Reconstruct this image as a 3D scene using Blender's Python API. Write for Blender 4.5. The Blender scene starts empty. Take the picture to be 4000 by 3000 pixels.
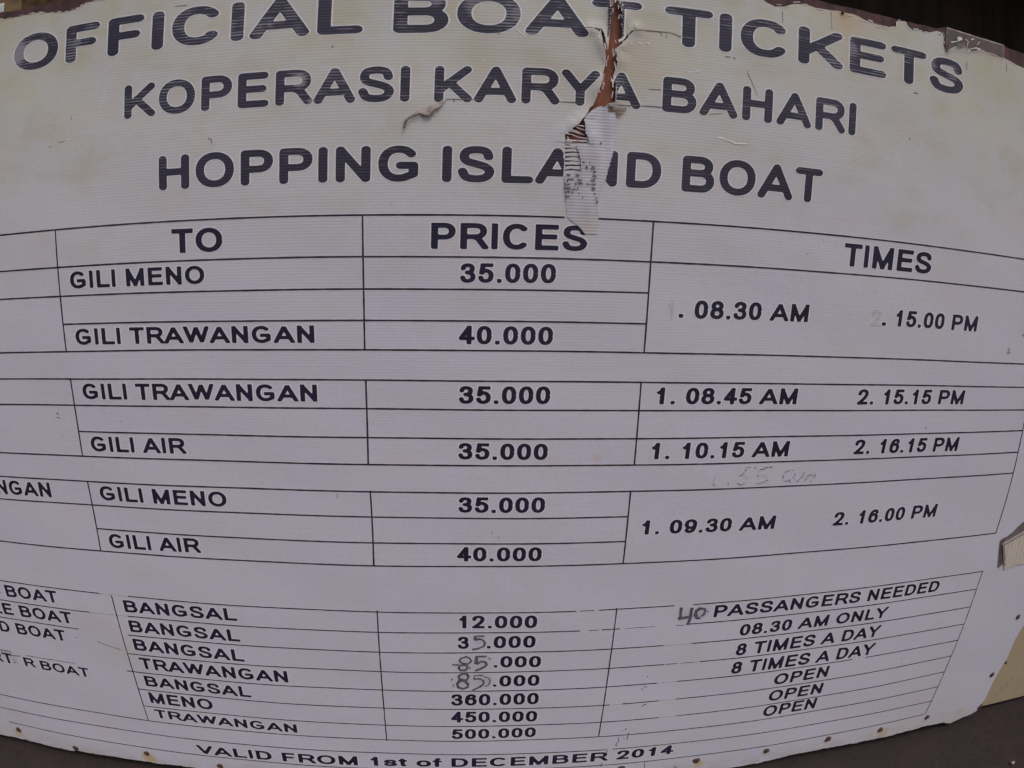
import bpy, math, random
import numpy as np
from mathutils import Matrix, Vector
from mathutils.geometry import delaunay_2d_cdt

# ---------------------------------------------------------------- camera, sky, sun, exposure
Z0 = 1.245          # height of the sign's local origin above the ground
CAM_POS = (0.12188, -0.17163, -1.2411)
CAM_ROT = [[0.996265, 0.007246, 0.086044], [-0.035708, 0.941849, 0.334134], [-0.078619, -0.335959, 0.93859]]
LENS = (0.6225, 0.02531)
sc = bpy.context.scene
cd = bpy.data.cameras.new('camera'); cam = bpy.data.objects.new('camera', cd)
sc.collection.objects.link(cam); sc.camera = cam
# a phone's wide-angle lens with barrel distortion: angle from the axis = LENS[0]*r + LENS[1]*r^3, r = 1 at half width
cd.type = 'PANO'
cc = cd.cycles if hasattr(cd, 'cycles') and hasattr(cd.cycles, 'panorama_type') else cd
cd.sensor_fit = 'HORIZONTAL'; cd.sensor_width = 36.0; cd.sensor_height = 27.0
cc.panorama_type = 'FISHEYE_LENS_POLYNOMIAL'
cc.fisheye_fov = math.radians(150)
cc.fisheye_polynomial_k0 = 0.0
cc.fisheye_polynomial_k1 = -LENS[0]/18.0
cc.fisheye_polynomial_k2 = 0.0
cc.fisheye_polynomial_k3 = -LENS[1]/18.0**3
cc.fisheye_polynomial_k4 = 0.0
cd.clip_start = 0.01; cd.clip_end = 500
def b2w(v): return Vector((v[0], v[2], -v[1]))       # board axes (right, down, inward) -> world
cols = [b2w([CAM_ROT[i][k] for i in range(3)]) for k in range(3)]
m = Matrix.Identity(4)
for i in range(3):
    m[i][0] = cols[0][i]; m[i][1] = -cols[1][i]; m[i][2] = -cols[2][i]
loc = b2w(CAM_POS); loc.z += Z0
cam.matrix_world = Matrix.Translation(loc) @ m

world = bpy.data.worlds.new('World'); sc.world = world; world.use_nodes = True
wn = world.node_tree; wn.nodes.clear()
sky = wn.nodes.new('ShaderNodeTexSky'); sky.sky_type = 'NISHITA'; sky.sun_disc = False
SUN_EL, SUN_AZ = math.radians(58), math.radians(158)     # azimuth clockwise from +Y: in front of the sign, a little to the right
sky.sun_elevation = SUN_EL; sky.sun_rotation = SUN_AZ
sky.air_density = 1.3; sky.dust_density = 4.0; sky.ozone_density = 1.0
bgn = wn.nodes.new('ShaderNodeBackground'); bgn.inputs['Strength'].default_value = 0.075
wo = wn.nodes.new('ShaderNodeOutputWorld')
wn.links.new(sky.outputs[0], bgn.inputs[0]); wn.links.new(bgn.outputs[0], wo.inputs[0])
sl = bpy.data.lights.new('sun', 'SUN'); sl.energy = 0.6; sl.angle = math.radians(18); sl.color = (1.0, 0.95, 0.9)
so = bpy.data.objects.new('sun', sl); sc.collection.objects.link(so)
sd = Vector((math.sin(SUN_AZ)*math.cos(SUN_EL), math.cos(SUN_AZ)*math.cos(SUN_EL), math.sin(SUN_EL)))
so.rotation_euler = sd.to_track_quat('Z', 'Y').to_euler()
sc.view_settings.view_transform = 'Standard'; sc.view_settings.look = 'None'
sc.view_settings.exposure = 0.85; sc.view_settings.gamma = 1.0
sc.cycles.max_bounces = 6; sc.cycles.transparent_max_bounces = 12

# ---------------------------------------------------------------- measured layout of the print, metres on the board: x right, y up
TEXT = [('OFFICIAL','r',-0.6326,-0.0093,0.0087,0.2871,0.0649),('BOAT','r',0.0368,0.4147,0.0073,0.2858,0.0649),('TICKETS','r',0.4517,1.0373,0.003,0.2871,0.0653),('KOPERASI','r',-0.4028,0.0651,0.0079,0.1769,0.0562),('KARYA','r',0.1024,0.418,0.0082,0.1758,0.0569),('BAHARI','r',0.4521,0.8005,-0.002,0.1801,0.0571),('HOPPING','r',-0.3384,0.0831,0.0043,0.0528,0.0561),('ISLAND','r',0.1181,0.456,0.0052,0.052,0.0566),('BOAT','r',0.4906,0.7419,0.0006,0.0529,0.0584),('TO','b',-0.3185,-0.2294,0.0,-0.0522,0.0395),('PRICES','b',0.1033,0.3444,0.0017,-0.0513,0.0408),('TIMES','b',0.7988,0.9957,-0.0082,-0.0438,0.0402),('GILI MENO','b',-0.5196,-0.2629,0.0051,-0.1025,0.0301),('GILI TRAWANGAN','b',-0.5193,-0.0816,0.0029,-0.2029,0.0289),('GILI TRAWANGAN','b',-0.5191,-0.0812,0.002,-0.3033,0.0295),('GILI AIR','b',-0.519,-0.3248,0.0066,-0.4017,0.0298),('GILI MENO','b',-0.519,-0.2599,-0.0018,-0.5053,0.0299),('GILI AIR','b',-0.5202,-0.3251,0.0159,-0.5991,0.0311),('35.000','b',0.1488,0.2978,0.0093,-0.1059,0.0311),('40.000','b',0.1483,0.2982,-0.0016,-0.2037,0.0304),('35.000','b',0.1503,0.2988,0.001,-0.3045,0.0307),('35.000','b',0.1503,0.2999,-0.0048,-0.4029,0.0301),('35.000','b',0.1513,0.3005,-0.0021,-0.504,0.0304),('40.000','b',0.149,0.3001,-0.0037,-0.6037,0.0301),('12.000','b',0.1519,0.3002,-0.0057,-0.756,0.0309),('3','b',0.1507,0.1724,0.0,-0.8079,0.0308),('.000','b',0.2066,0.2998,0.0041,-0.8083,0.031),('.000','b',0.2207,0.3133,-0.0174,-0.853,0.0298),('.000','b',0.2202,0.3131,0.0026,-0.909,0.0303),('360.000','b',0.1366,0.3143,0.0043,-0.962,0.0329),('450.000','b',0.1356,0.314,-0.0081,-1.0098,0.0321),('500.000','b',0.1366,0.3139,0.0064,-1.0622,0.0302),('08.30 AM','b',0.5294,0.7412,0.0052,-0.1577,0.031),('.','b',0.5026,0.5106,0.0,-0.1539,0.031),('15.00 PM','b',0.9274,1.1343,-0.006,-0.1483,0.0307),('.','b',0.8983,0.9074,0.0,-0.1539,0.0307),('1. 08.45 AM','b',0.476,0.7411,-0.0017,-0.3031,0.0298),('2. 15.15 PM','b',0.8698,1.1354,-0.0036,-0.3019,0.0299),('1. 10.15 AM','b',0.4772,0.7421,-0.0052,-0.4018,0.0305),('2. 16.15 PM','b',0.8841,1.1487,-0.0068,-0.3997,0.0306),('1. 09.30 AM','b',0.4765,0.7426,-0.0091,-0.5502,0.0292),('2. 16.00 PM','b',0.8727,1.136,0.002,-0.5611,0.0305),('PASSANGERS NEEDED','b',0.651,1.213,-0.0025,-0.754,0.0297),('08.30 AM ONLY','b',0.7173,1.0809,0.0043,-0.8134,0.0298),('8 TIMES A DAY','b',0.7192,1.0765,0.0066,-0.8678,0.0324),('8 TIMES A DAY','b',0.7189,1.078,0.0015,-0.9146,0.0338),('OPEN','b',0.8309,0.9682,0.0176,-0.9772,0.0325),('OPEN','b',0.8299,0.9675,0.005,-1.0165,0.0333),('OPEN','b',0.8277,0.9645,0.0107,-1.0695,0.0343),('BANGSAL','b',-0.5215,-0.2752,0.0106,-0.7532,0.0296),('BANGSAL','b',-0.5208,-0.2772,-0.0019,-0.8095,0.0297),('BANGSAL','b',-0.5225,-0.2767,-0.0184,-0.8663,0.0306),('TRAWANGAN','b',-0.5203,-0.1918,-0.0088,-0.9124,0.0312),('BANGSAL','b',-0.5213,-0.2784,-0.0134,-0.965,0.0301),('MENO','b',-0.5227,-0.3732,-0.0172,-1.0174,0.0321),('TRAWANGAN','b',-0.5215,-0.1921,-0.0197,-1.0638,0.0262),('VALID FROM 1st of DECEMBER 2014','b',-0.4431,0.6295,0.0112,-1.1553,0.0297),('NGAN','b',-0.7712,-0.6328,0.0035,-0.5035,0.0312),('C BOAT','b',-0.879,-0.6831,0.015,-0.7453,0.0303),('LE BOAT','b',-0.8818,-0.6603,0.0077,-0.8012,0.0306),('D BOAT','b',-0.88,-0.6928,0.0042,-0.8553,0.0301),('BOAT','w',-0.7942,-0.6614,-0.0103,-0.9625,0.0266),('R','w',-0.8414,-0.8098,0.0,-0.9528,0.0267),('RT','w',-0.942,-0.8746,0.0,-0.9538,0.0303)]
RULES = [(0.0021,[(-0.70553,-0.00252),(-0.53682,-0.0012),(-0.3681,-0.00011),(-0.19939,0.00077),(-0.03067,0.00143),(0.13804,0.00186),(0.30676,0.00208)]),(0.0021,[(0.35929,0.0021),(0.51435,0.00204),(0.66941,0.00179),(0.82447,0.00136),(0.97952,0.00074),(1.13458,-6e-05),(1.28964,-0.00105)]),(0.0021,[(-0.71247,-0.06784),(-0.55734,-0.06664),(-0.40221,-0.06563),(-0.24709,-0.06482),(-0.09196,-0.06419),(0.06317,-0.06375),(0.2183,-0.0635),(0.37342,-0.06344),(0.52855,-0.06356),(0.68368,-0.06388),(0.83881,-0.06438),(0.99393,-0.06507),(1.14906,-0.06595),(1.30419,-0.06702)]),(0.0021,[(-0.71916,-0.11806),(-0.55236,-0.11738),(-0.38557,-0.11676),(-0.21877,-0.11618),(-0.05197,-0.11565),(0.11483,-0.11516),(0.28162,-0.11473),(0.44842,-0.11435)]),(0.0021,[(-0.54247,-0.16703),(-0.37723,-0.16679),(-0.21198,-0.16654),(-0.04673,-0.16629),(0.11851,-0.16605),(0.28375,-0.1658),(0.449,-0.16555)]),(0.0021,[(-0.73577,-0.21745),(-0.5757,-0.21651),(-0.41563,-0.21573),(-0.25556,-0.21513),(-0.09549,-0.21469),(0.06458,-0.21441),(0.22465,-0.21431),(0.38472,-0.21437),(0.54479,-0.21461),(0.70486,-0.215),(0.86493,-0.21557),(1.025,-0.21631),(1.18507,-0.21721),(1.34514,-0.21828)]),(0.0021,[(-0.7458,-0.26765),(-0.5953,-0.26697),(-0.44481,-0.26641),(-0.29431,-0.26597),(-0.14382,-0.26565),(0.00668,-0.26545),(0.15717,-0.26537),(0.30767,-0.2654),(0.45817,-0.26556),(0.60866,-0.26584),(0.75916,-0.26623),(0.90965,-0.26675),(1.06015,-0.26738),(1.21064,-0.26814),(1.36114,-0.26901)]),(0.0021,[(-0.75679,-0.31748),(-0.60428,-0.31667),(-0.45177,-0.31601),(-0.29926,-0.3155),(-0.14675,-0.31515),(0.00576,-0.31495),(0.15827,-0.31491),(0.31078,-0.31502),(0.46329,-0.31529),(0.6158,-0.31571),(0.76831,-0.31629),(0.92082,-0.31702),(1.07333,-0.3179),(1.22584,-0.31894),(1.37835,-0.32014)]),(0.0021,[(-0.5408,-0.36687),(-0.38406,-0.36653),(-0.22731,-0.36626),(-0.07057,-0.36607),(0.08617,-0.36595),(0.24291,-0.3659),(0.39965,-0.36593),(0.5564,-0.36602),(0.71314,-0.36619),(0.86988,-0.36643),(1.02662,-0.36674),(1.18337,-0.36713),(1.34011,-0.36759)]),(0.0021,[(-0.78152,-0.41637),(-0.6298,-0.41588),(-0.47808,-0.41548),(-0.32636,-0.41518),(-0.17463,-0.41498),(-0.02291,-0.41488),(0.12881,-0.41487),(0.28053,-0.41496),(0.43225,-0.41515),(0.58397,-0.41543),(0.73569,-0.41582),(0.88742,-0.4163),(1.03914,-0.41687),(1.19086,-0.41755),(1.34258,-0.41832)]),(0.0021,[(-0.7958,-0.46775),(-0.64311,-0.46726),(-0.49042,-0.46685),(-0.33773,-0.46651),(-0.18504,-0.46626),(-0.03235,-0.46609),(0.12034,-0.466),(0.27303,-0.46599),(0.42572,-0.46606),(0.57841,-0.46621),(0.7311,-0.46645),(0.88379,-0.46676),(1.03648,-0.46716),(1.18917,-0.46763),(1.34186,-0.46819)]),(0.0021,[(-0.81063,-0.51791),(-0.65305,-0.51691),(-0.49548,-0.51614),(-0.3379,-0.51561),(-0.18032,-0.51532),(-0.02275,-0.51526),(0.13483,-0.51545),(0.2924,-0.51587),(0.44998,-0.51653)]),(0.0021,[(-0.5419,-0.56708),(-0.37647,-0.56717),(-0.21104,-0.56726),(-0.04561,-0.56735),(0.11982,-0.56744),(0.28525,-0.56753),(0.45068,-0.56762)]),(0.0021,[(-0.84252,-0.61761),(-0.68632,-0.61698),(-0.53011,-0.61645),(-0.37391,-0.61603),(-0.2177,-0.61572),(-0.0615,-0.61551),(0.09471,-0.61541),(0.25091,-0.61542),(0.40712,-0.61553),(0.56332,-0.61575),(0.71953,-0.61608),(0.87573,-0.61651),(1.03194,-0.61705),(1.18815,-0.6177),(1.34435,-0.61845)]),(0.00055,[(0.55729,-0.92014),(0.60168,-0.9201)]),(0.00055,[(0.46291,-0.97221),(0.49129,-0.97218)]),(0.00055,[(0.5695,-0.97206),(0.60742,-0.97198)]),(0.00055,[(0.57563,-1.02284),(0.61604,-1.02278)]),(0.00055,[(0.5559,-0.8183),(0.61796,-0.81836)]),(0.00055,[(-0.57306,-0.7185),(-0.50574,-0.71868)]),(0.00055,[(-0.61036,-0.76916),(-0.51781,-0.76899)]),(0.00055,[(0.59075,-0.8695),(0.64345,-0.8695)]),(0.0018,[(-0.87741,-0.71753),(-0.72524,-0.71805),(-0.57306,-0.7185)]),(0.0018,[(-0.50574,-0.71868),(-0.33018,-0.71909),(-0.15462,-0.71943),(0.02095,-0.71968),(0.19651,-0.71986),(0.37207,-0.71995)]),(0.0012599999999999998,[(0.37938,-0.71995),(0.4063,-0.71996)]),(0.0018,[(0.41614,-0.71996),(0.56508,-0.71996)]),(0.0018,[(0.60436,-0.71995),(0.78869,-0.71985),(0.97301,-0.71966),(1.15734,-0.71938),(1.34166,-0.71901)]),(0.0018,[(-0.89671,-0.7698),(-0.61036,-0.76916)]),(0.0018,[(-0.51781,-0.76899),(-0.36762,-0.76873),(-0.21742,-0.76851),(-0.06723,-0.76833),(0.08296,-0.76819),(0.23316,-0.76809),(0.38335,-0.76802)]),(0.0012599999999999998,[(0.40076,-0.76801),(0.42075,-0.76801)]),(0.0018,[(0.42677,-0.76801),(0.4621,-0.768)]),(0.0009,[(0.47125,-0.768),(0.53297,-0.76799)]),(0.0018,[(0.60044,-0.76799),(0.78524,-0.76802),(0.97004,-0.76812),(1.15484,-0.76827),(1.33964,-0.76847)]),(0.0018,[(-0.9152,-0.81834),(-0.6515,-0.81814)]),(0.0018,[(-0.53,-0.81808),(-0.37487,-0.81802),(-0.21974,-0.818),(-0.06461,-0.818),(0.09051,-0.81803),(0.24564,-0.81809),(0.40077,-0.81818),(0.5559,-0.8183)]),(0.0018,[(0.61796,-0.81836),(0.79856,-0.81855),(0.97915,-0.81878),(1.15975,-0.81905),(1.34035,-0.81935)]),(0.0018,[(-0.54311,-0.86925),(-0.38464,-0.86933),(-0.22617,-0.86939),(-0.0677,-0.86944),(0.09076,-0.86948),(0.24923,-0.8695),(0.4077,-0.86951),(0.56617,-0.86951)]),(0.00144,[(0.5689,-0.86951),(0.59075,-0.8695)]),(0.00108,[(0.60175,-0.8695),(0.63225,-0.8695)]),(0.0018,[(0.64345,-0.8695),(0.81778,-0.86947),(0.99211,-0.86943),(1.16644,-0.86938),(1.34077,-0.8693)]),(0.001,[(-0.95187,-0.9195),(-0.86701,-0.91963)]),(0.0012,[(-0.82965,-0.91969),(-0.6911,-0.91987)]),(0.0018,[(-0.55966,-0.92001),(-0.4001,-0.92015),(-0.24053,-0.92024),(-0.08097,-0.9203),(0.0786,-0.92032),(0.23816,-0.9203),(0.39773,-0.92024),(0.55729,-0.92014)]),(0.0018,[(0.60168,-0.9201),(0.81348,-0.91989),(1.02528,-0.91961)]),(0.0018,[(1.06053,-0.91956),(1.34118,-0.91906)]),(0.0018,[(-0.54428,-0.97018),(-0.37641,-0.97097),(-0.20855,-0.97157),(-0.04068,-0.972),(0.12718,-0.97225),(0.29505,-0.97232),(0.46291,-0.97221)]),(0.0018,[(0.49129,-0.97218),(0.5695,-0.97206)]),(0.0018,[(0.60742,-0.97198),(0.79062,-0.9715),(0.97381,-0.9708),(1.15701,-0.9699),(1.34021,-0.96878)]),(0.0018,[(-0.54421,-1.02076),(-0.38423,-1.0215),(-0.22426,-1.02209),(-0.06428,-1.02253),(0.0957,-1.02283),(0.25568,-1.02298),(0.41565,-1.02299),(0.57563,-1.02284)]),(0.0018,[(0.61604,-1.02278),(0.79746,-1.0224),(0.97887,-1.02183),(1.16029,-1.02107),(1.34171,-1.02012)]),(0.0018,[(-1.0062,-1.06789),(-0.84985,-1.06797),(-0.6935,-1.06805),(-0.53715,-1.06814),(-0.3808,-1.06823),(-0.22445,-1.06833),(-0.0681,-1.06844),(0.08825,-1.06855),(0.24461,-1.06866),(0.40096,-1.06878),(0.55731,-1.06891),(0.71366,-1.06904),(0.87001,-1.06918),(1.02636,-1.06932),(1.18271,-1.06947),(1.33906,-1.06962)]),(0.0018,[(-1.00644,-1.11569),(-0.8426,-1.11455),(-0.67876,-1.11362),(-0.51492,-1.1129),(-0.35108,-1.11238),(-0.18724,-1.11208),(-0.0234,-1.11198),(0.14044,-1.11209),(0.30428,-1.11241),(0.46812,-1.11294)]),(0.0018,[(0.48532,-1.11301),(0.65689,-1.11381),(0.82846,-1.11484),(1.00003,-1.11609),(1.1716,-1.11758),(1.34317,-1.11929)]),(0.0018,[(-0.97982,-1.16543),(-0.82566,-1.16543),(-0.6715,-1.16544),(-0.51734,-1.16545),(-0.36318,-1.16545),(-0.20902,-1.16546),(-0.05486,-1.16546),(0.0993,-1.16547),(0.25347,-1.16548),(0.40763,-1.16548),(0.56179,-1.16549),(0.71595,-1.1655),(0.87011,-1.1655),(1.02427,-1.16551),(1.17843,-1.16551),(1.33259,-1.16552)]),(0.0021,[(-0.54374,-0.00142),(-0.54361,-0.0551),(-0.54338,-0.10879),(-0.54304,-0.16248),(-0.54259,-0.21616)]),(0.0021,[(-0.54162,-0.2674),(-0.54146,-0.30441),(-0.54147,-0.34142),(-0.54164,-0.37844),(-0.54198,-0.41545)]),(0.0021,[(-0.54179,-0.46795),(-0.54147,-0.50523),(-0.54183,-0.54251),(-0.54285,-0.57979),(-0.54455,-0.61707)]),(0.0018,[(-0.54472,-0.72138),(-0.5442,-0.80758),(-0.544,-0.89377),(-0.54411,-0.97996),(-0.54454,-1.06616)]),(0.0021,[(-0.00246,0.00153),(-0.00164,-0.05262),(-0.00103,-0.10676),(-0.00063,-0.1609),(-0.00045,-0.21505)]),(0.0021,[(8e-05,-0.26538),(0.00037,-0.30279),(0.0004,-0.3402),(0.00017,-0.37761),(-0.00032,-0.41502)]),(0.0021,[(0.00116,-0.46447),(0.00184,-0.50188),(0.002,-0.53929),(0.00164,-0.57671),(0.00077,-0.61412)]),(0.0018,[(0.00136,-0.71683),(0.00043,-0.80557),(-0.00019,-0.89432),(-0.00051,-0.98306),(-0.00051,-1.07181)]),(0.0021,[(0.44824,0.00125),(0.44846,-0.05256),(0.4487,-0.10637),(0.44895,-0.16018),(0.44921,-0.21399)]),(0.0021,[(0.44882,-0.26542),(0.4493,-0.30284),(0.44978,-0.34026),(0.45028,-0.37768),(0.45079,-0.4151)]),(0.0021,[(0.44946,-0.46722),(0.44991,-0.50457),(0.45035,-0.54192),(0.45077,-0.57928),(0.45119,-0.61663)]),(0.0018,[(0.45037,-0.71721),(0.45088,-0.80457),(0.45099,-0.89193),(0.45069,-0.97929),(0.44999,-1.06665)]),(0.0021,[(1.33214,-0.29625),(1.33908,-0.37676),(1.34337,-0.45726),(1.34498,-0.53777),(1.34394,-0.61827)]),(0.0018,[(1.33979,-0.71753),(1.34117,-0.82963),(1.34119,-0.94173),(1.33984,-1.05384),(1.33712,-1.16594)])]
HOLE = [(0.36287,0.35988),(0.36542,0.34165),(0.36502,0.32113),(0.36407,0.30285),(0.36301,0.28892),(0.3623,0.27404),(0.36147,0.26869),(0.35953,0.27803),(0.35784,0.28636),(0.35568,0.29679),(0.35299,0.30188),(0.35037,0.30485),(0.3373,0.30504),(0.34543,0.30199),(0.34978,0.29842),(0.35159,0.2922),(0.35281,0.28594),(0.35447,0.27867),(0.35653,0.27145),(0.3586,0.26424),(0.35949,0.25905),(0.35936,0.24854),(0.35723,0.23791),(0.35623,0.22948),(0.35526,0.22316),(0.3528,0.21362),(0.35087,0.20622),(0.34823,0.19671),(0.34559,0.18724),(0.34299,0.18191),(0.34293,0.18054),(0.33797,0.17559),(0.33079,0.16193),(0.32647,0.15745),(0.32224,0.15089),(0.31477,0.14521),(0.31112,0.14041),(0.30683,0.1356),(0.30119,0.13269),(0.30237,0.11965),(0.30936,0.12104),(0.3184,0.1198),(0.33641,0.12077),(0.33668,0.12934),(0.33251,0.13634),(0.33097,0.15139),(0.32908,0.15655),(0.33264,0.16402),(0.34194,0.17319),(0.34951,0.17793),(0.3559,0.18008),(0.35987,0.17836),(0.36611,0.18478),(0.37383,0.18733),(0.37607,0.18835),(0.3765,0.19772),(0.37659,0.20812),(0.37564,0.21951),(0.37268,0.22241),(0.37174,0.2286),(0.37352,0.23501),(0.37598,0.24255),(0.37763,0.25319),(0.37584,0.26358),(0.37372,0.27184),(0.37562,0.27571),(0.37957,0.27924),(0.3835,0.28331),(0.38943,0.28918),(0.39529,0.29774),(0.39923,0.30295),(0.40372,0.30715),(0.39813,0.3052),(0.39318,0.29968),(0.38733,0.29111),(0.38238,0.2864),(0.37888,0.28449),(0.37724,0.28806),(0.38221,0.29149),(0.38465,0.29513),(0.38387,0.31003),(0.38251,0.33142),(0.38067,0.34206),(0.37654,0.34382),(0.37504,0.36109)]
EDGE_TOP_LEFT = [(-0.67639,0.38791),(-0.66985,0.38709),(-0.65363,0.3847),(-0.62741,0.38425),(-0.6028,0.38399),(-0.58166,0.38356),(-0.55655,0.37787),(-0.54197,0.37727),(-0.52736,0.37429),(-0.51417,0.37507),(-0.50487,0.37618),(-0.49584,0.37965),(-0.48781,0.3833),(-0.47231,0.38424),(-0.4139,0.38278),(-0.22397,0.38076),(-0.01975,0.37299),(0.2124,0.37872),(0.36249,0.37922)]
EDGE_TOP_RIGHT = [(0.37452,0.38046),(0.5364,0.38828),(0.60757,0.38995),(0.61612,0.38779),(0.62613,0.38398),(0.63873,0.38002),(0.6539,0.3821),(0.66789,0.38961),(0.68727,0.39386),(0.70037,0.39447),(0.71363,0.392),(0.73103,0.39287),(0.7473,0.39356),(0.76101,0.39505),(0.77349,0.3944),(0.7889,0.395),(0.8031,0.39216),(0.81748,0.38872),(0.83202,0.38659),(0.84672,0.38554),(0.86459,0.38635),(0.82375,0.38874),(0.84129,0.3879),(0.85911,0.38453),(0.87863,0.392),(0.88011,0.39956),(0.88619,0.40355),(0.89848,0.40563),(0.90549,0.39725),(0.9141,0.39253),(0.92985,0.39605),(0.93943,0.39352),(0.9523,0.39575),(0.97187,0.40292),(0.98513,0.40191),(0.98854,0.39185),(0.98615,0.3805),(0.99214,0.37104),(0.9964,0.36794),(1.00557,0.37673),(1.01913,0.38523),(1.04346,0.38668),(1.05235,0.38184),(1.06477,0.38607),(1.07552,0.39203),(1.10119,0.39035),(1.12938,0.38923),(1.15054,0.38782),(1.17416,0.38339),(1.20072,0.38171),(1.2188,0.38088)]
EDGE_RIGHT = [(1.27051,0.38043),(1.39403,-0.26128),(1.58817,-0.80747),(1.5919,-0.94537),(1.56868,-0.9648),(1.57076,-1.02698),(1.56178,-1.0598),(1.5546,-1.10342),(1.55345,-1.1666),(1.54442,-1.18475),(1.5406,-1.20621)]
EDGE_BOTTOM = [(1.5406,-1.20621),(1.52283,-1.21358),(1.49022,-1.21863),(1.46612,-1.22601),(1.45422,-1.22974),(1.42263,-1.21933),(1.3924,-1.21807),(1.34921,-1.21506),(1.32561,-1.21909),(1.30001,-1.21742),(1.26958,-1.21794),(1.24049,-1.22058),(1.20724,-1.21874),(1.17541,-1.21906),(1.14356,-1.21773),(1.10691,-1.217),(1.07406,-1.21733),(1.03605,-1.21652),(1.02568,-1.21741),(0.95343,-1.21687),(0.88567,-1.22406),(0.81908,-1.22853),(0.72745,-1.22903),(0.5032,-1.21919),(0.26951,-1.21462),(0.04125,-1.21027),(-0.13145,-1.20399),(-0.31032,-1.20097),(-0.43008,-1.21557),(-0.46395,-1.21411),(-0.49835,-1.21301),(-0.53674,-1.21483),(-0.58131,-1.21634),(-0.6038,-1.21653),(-0.64976,-1.21777),(-0.66989,-1.21733),(-0.70847,-1.21849),(-0.74184,-1.21978),(-0.78179,-1.22052),(-0.82099,-1.22544),(-0.84663,-1.22604),(-0.88189,-1.22532),(-0.92086,-1.22375),(-0.94706,-1.22207),(-0.98127,-1.22211),(-1.03558,-1.22595),(-1.06472,-1.22674)]
BOARD_TOP = [(-0.67979,0.40114),(-0.67107,0.40031),(-0.63575,0.39609),(-0.60411,0.39869),(-0.5779,0.39726),(-0.55828,0.39793),(-0.53895,0.39827),(-0.31222,0.39095),(0.01849,0.39117),(0.3292,0.39996),(0.60201,0.40263),(0.70608,0.40736),(0.75644,0.40502),(0.80216,0.40617),(0.88475,0.40525),(0.99302,0.40937),(0.99515,0.41515),(1.13777,0.41392),(1.20034,0.41197),(1.21838,0.41275)]
NAILS = [(-0.95741,-1.18796),(-0.78901,-1.21209),(-0.5814,-1.18484),(-0.39699,-1.1969),(0.51426,-1.18121),(0.69276,-1.18386),(0.87066,-1.18373),(1.04009,-1.18125),(1.1988,-1.18674),(1.34978,-1.18043),(1.54748,-1.19246),(1.53611,-1.07461),(1.57306,-1.04171),(1.54163,-0.88424),(0.76696,0.39371)]
TAPE = [(0.33516,0.11978),(0.32426,0.11814),(0.31857,0.11588),(0.32279,0.10757),(0.32734,0.09206),(0.32882,0.07378),(0.32046,0.07273),(0.30328,0.06803),(0.30513,0.04653),(0.30799,0.02045),(0.31075,0.00284),(0.31615,-0.00156),(0.3283,-0.01032),(0.34073,-0.02307),(0.35913,-0.02236),(0.35927,0.00413),(0.35639,0.02908),(0.36061,0.04906),(0.36524,0.06115),(0.36688,0.06783),(0.37172,0.0892),(0.37724,0.11066),(0.37834,0.12924),(0.38172,0.15598),(0.37722,0.16895),(0.36749,0.18288),(0.35987,0.17836),(0.3559,0.18008),(0.34194,0.17319),(0.33264,0.16402),(0.32908,0.15655),(0.33097,0.15139),(0.33251,0.13634),(0.33668,0.12934),(0.33896,0.12157)]
RUNGS = [[(0.30211,0.11662),(0.30658,0.11697),(0.31019,0.11637),(0.30975,0.11464),(0.30538,0.11495),(0.30248,0.11389)],[(0.30231,0.11179),(0.31101,0.11235),(0.31874,0.11195),(0.31831,0.10996),(0.30982,0.11006),(0.30269,0.1088)],[(0.30259,0.105),(0.31412,0.10569),(0.32482,0.10544),(0.32437,0.10385),(0.31291,0.1038),(0.30296,0.1024)],[(0.30289,0.09808),(0.3148,0.09878),(0.32576,0.09854),(0.32533,0.09668),(0.31361,0.09663),(0.30326,0.09522)],[(0.30317,0.0913),(0.31407,0.09194),(0.32413,0.09164),(0.32368,0.09031),(0.31285,0.09031),(0.30353,0.08896)],[(0.30344,0.08503),(0.31627,0.08576),(0.32828,0.08555),(0.32786,0.08344),(0.31509,0.08334),(0.30383,0.08191)],[(0.30375,0.07799),(0.31633,0.07869),(0.32796,0.07846),(0.32752,0.07673),(0.31513,0.07667),(0.30412,0.07526)]]
NCLIP = [(0.3003,0.13264),(0.30302,0.06802),(0.30467,0.0452),(0.30704,0.02697),(0.36425,0.02945),(0.36524,0.06115),(0.36704,0.06454),(0.37724,0.11066),(0.38329,0.12162),(0.38057,0.1825),(0.35458,0.18066),(0.3003,0.13264)]
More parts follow.
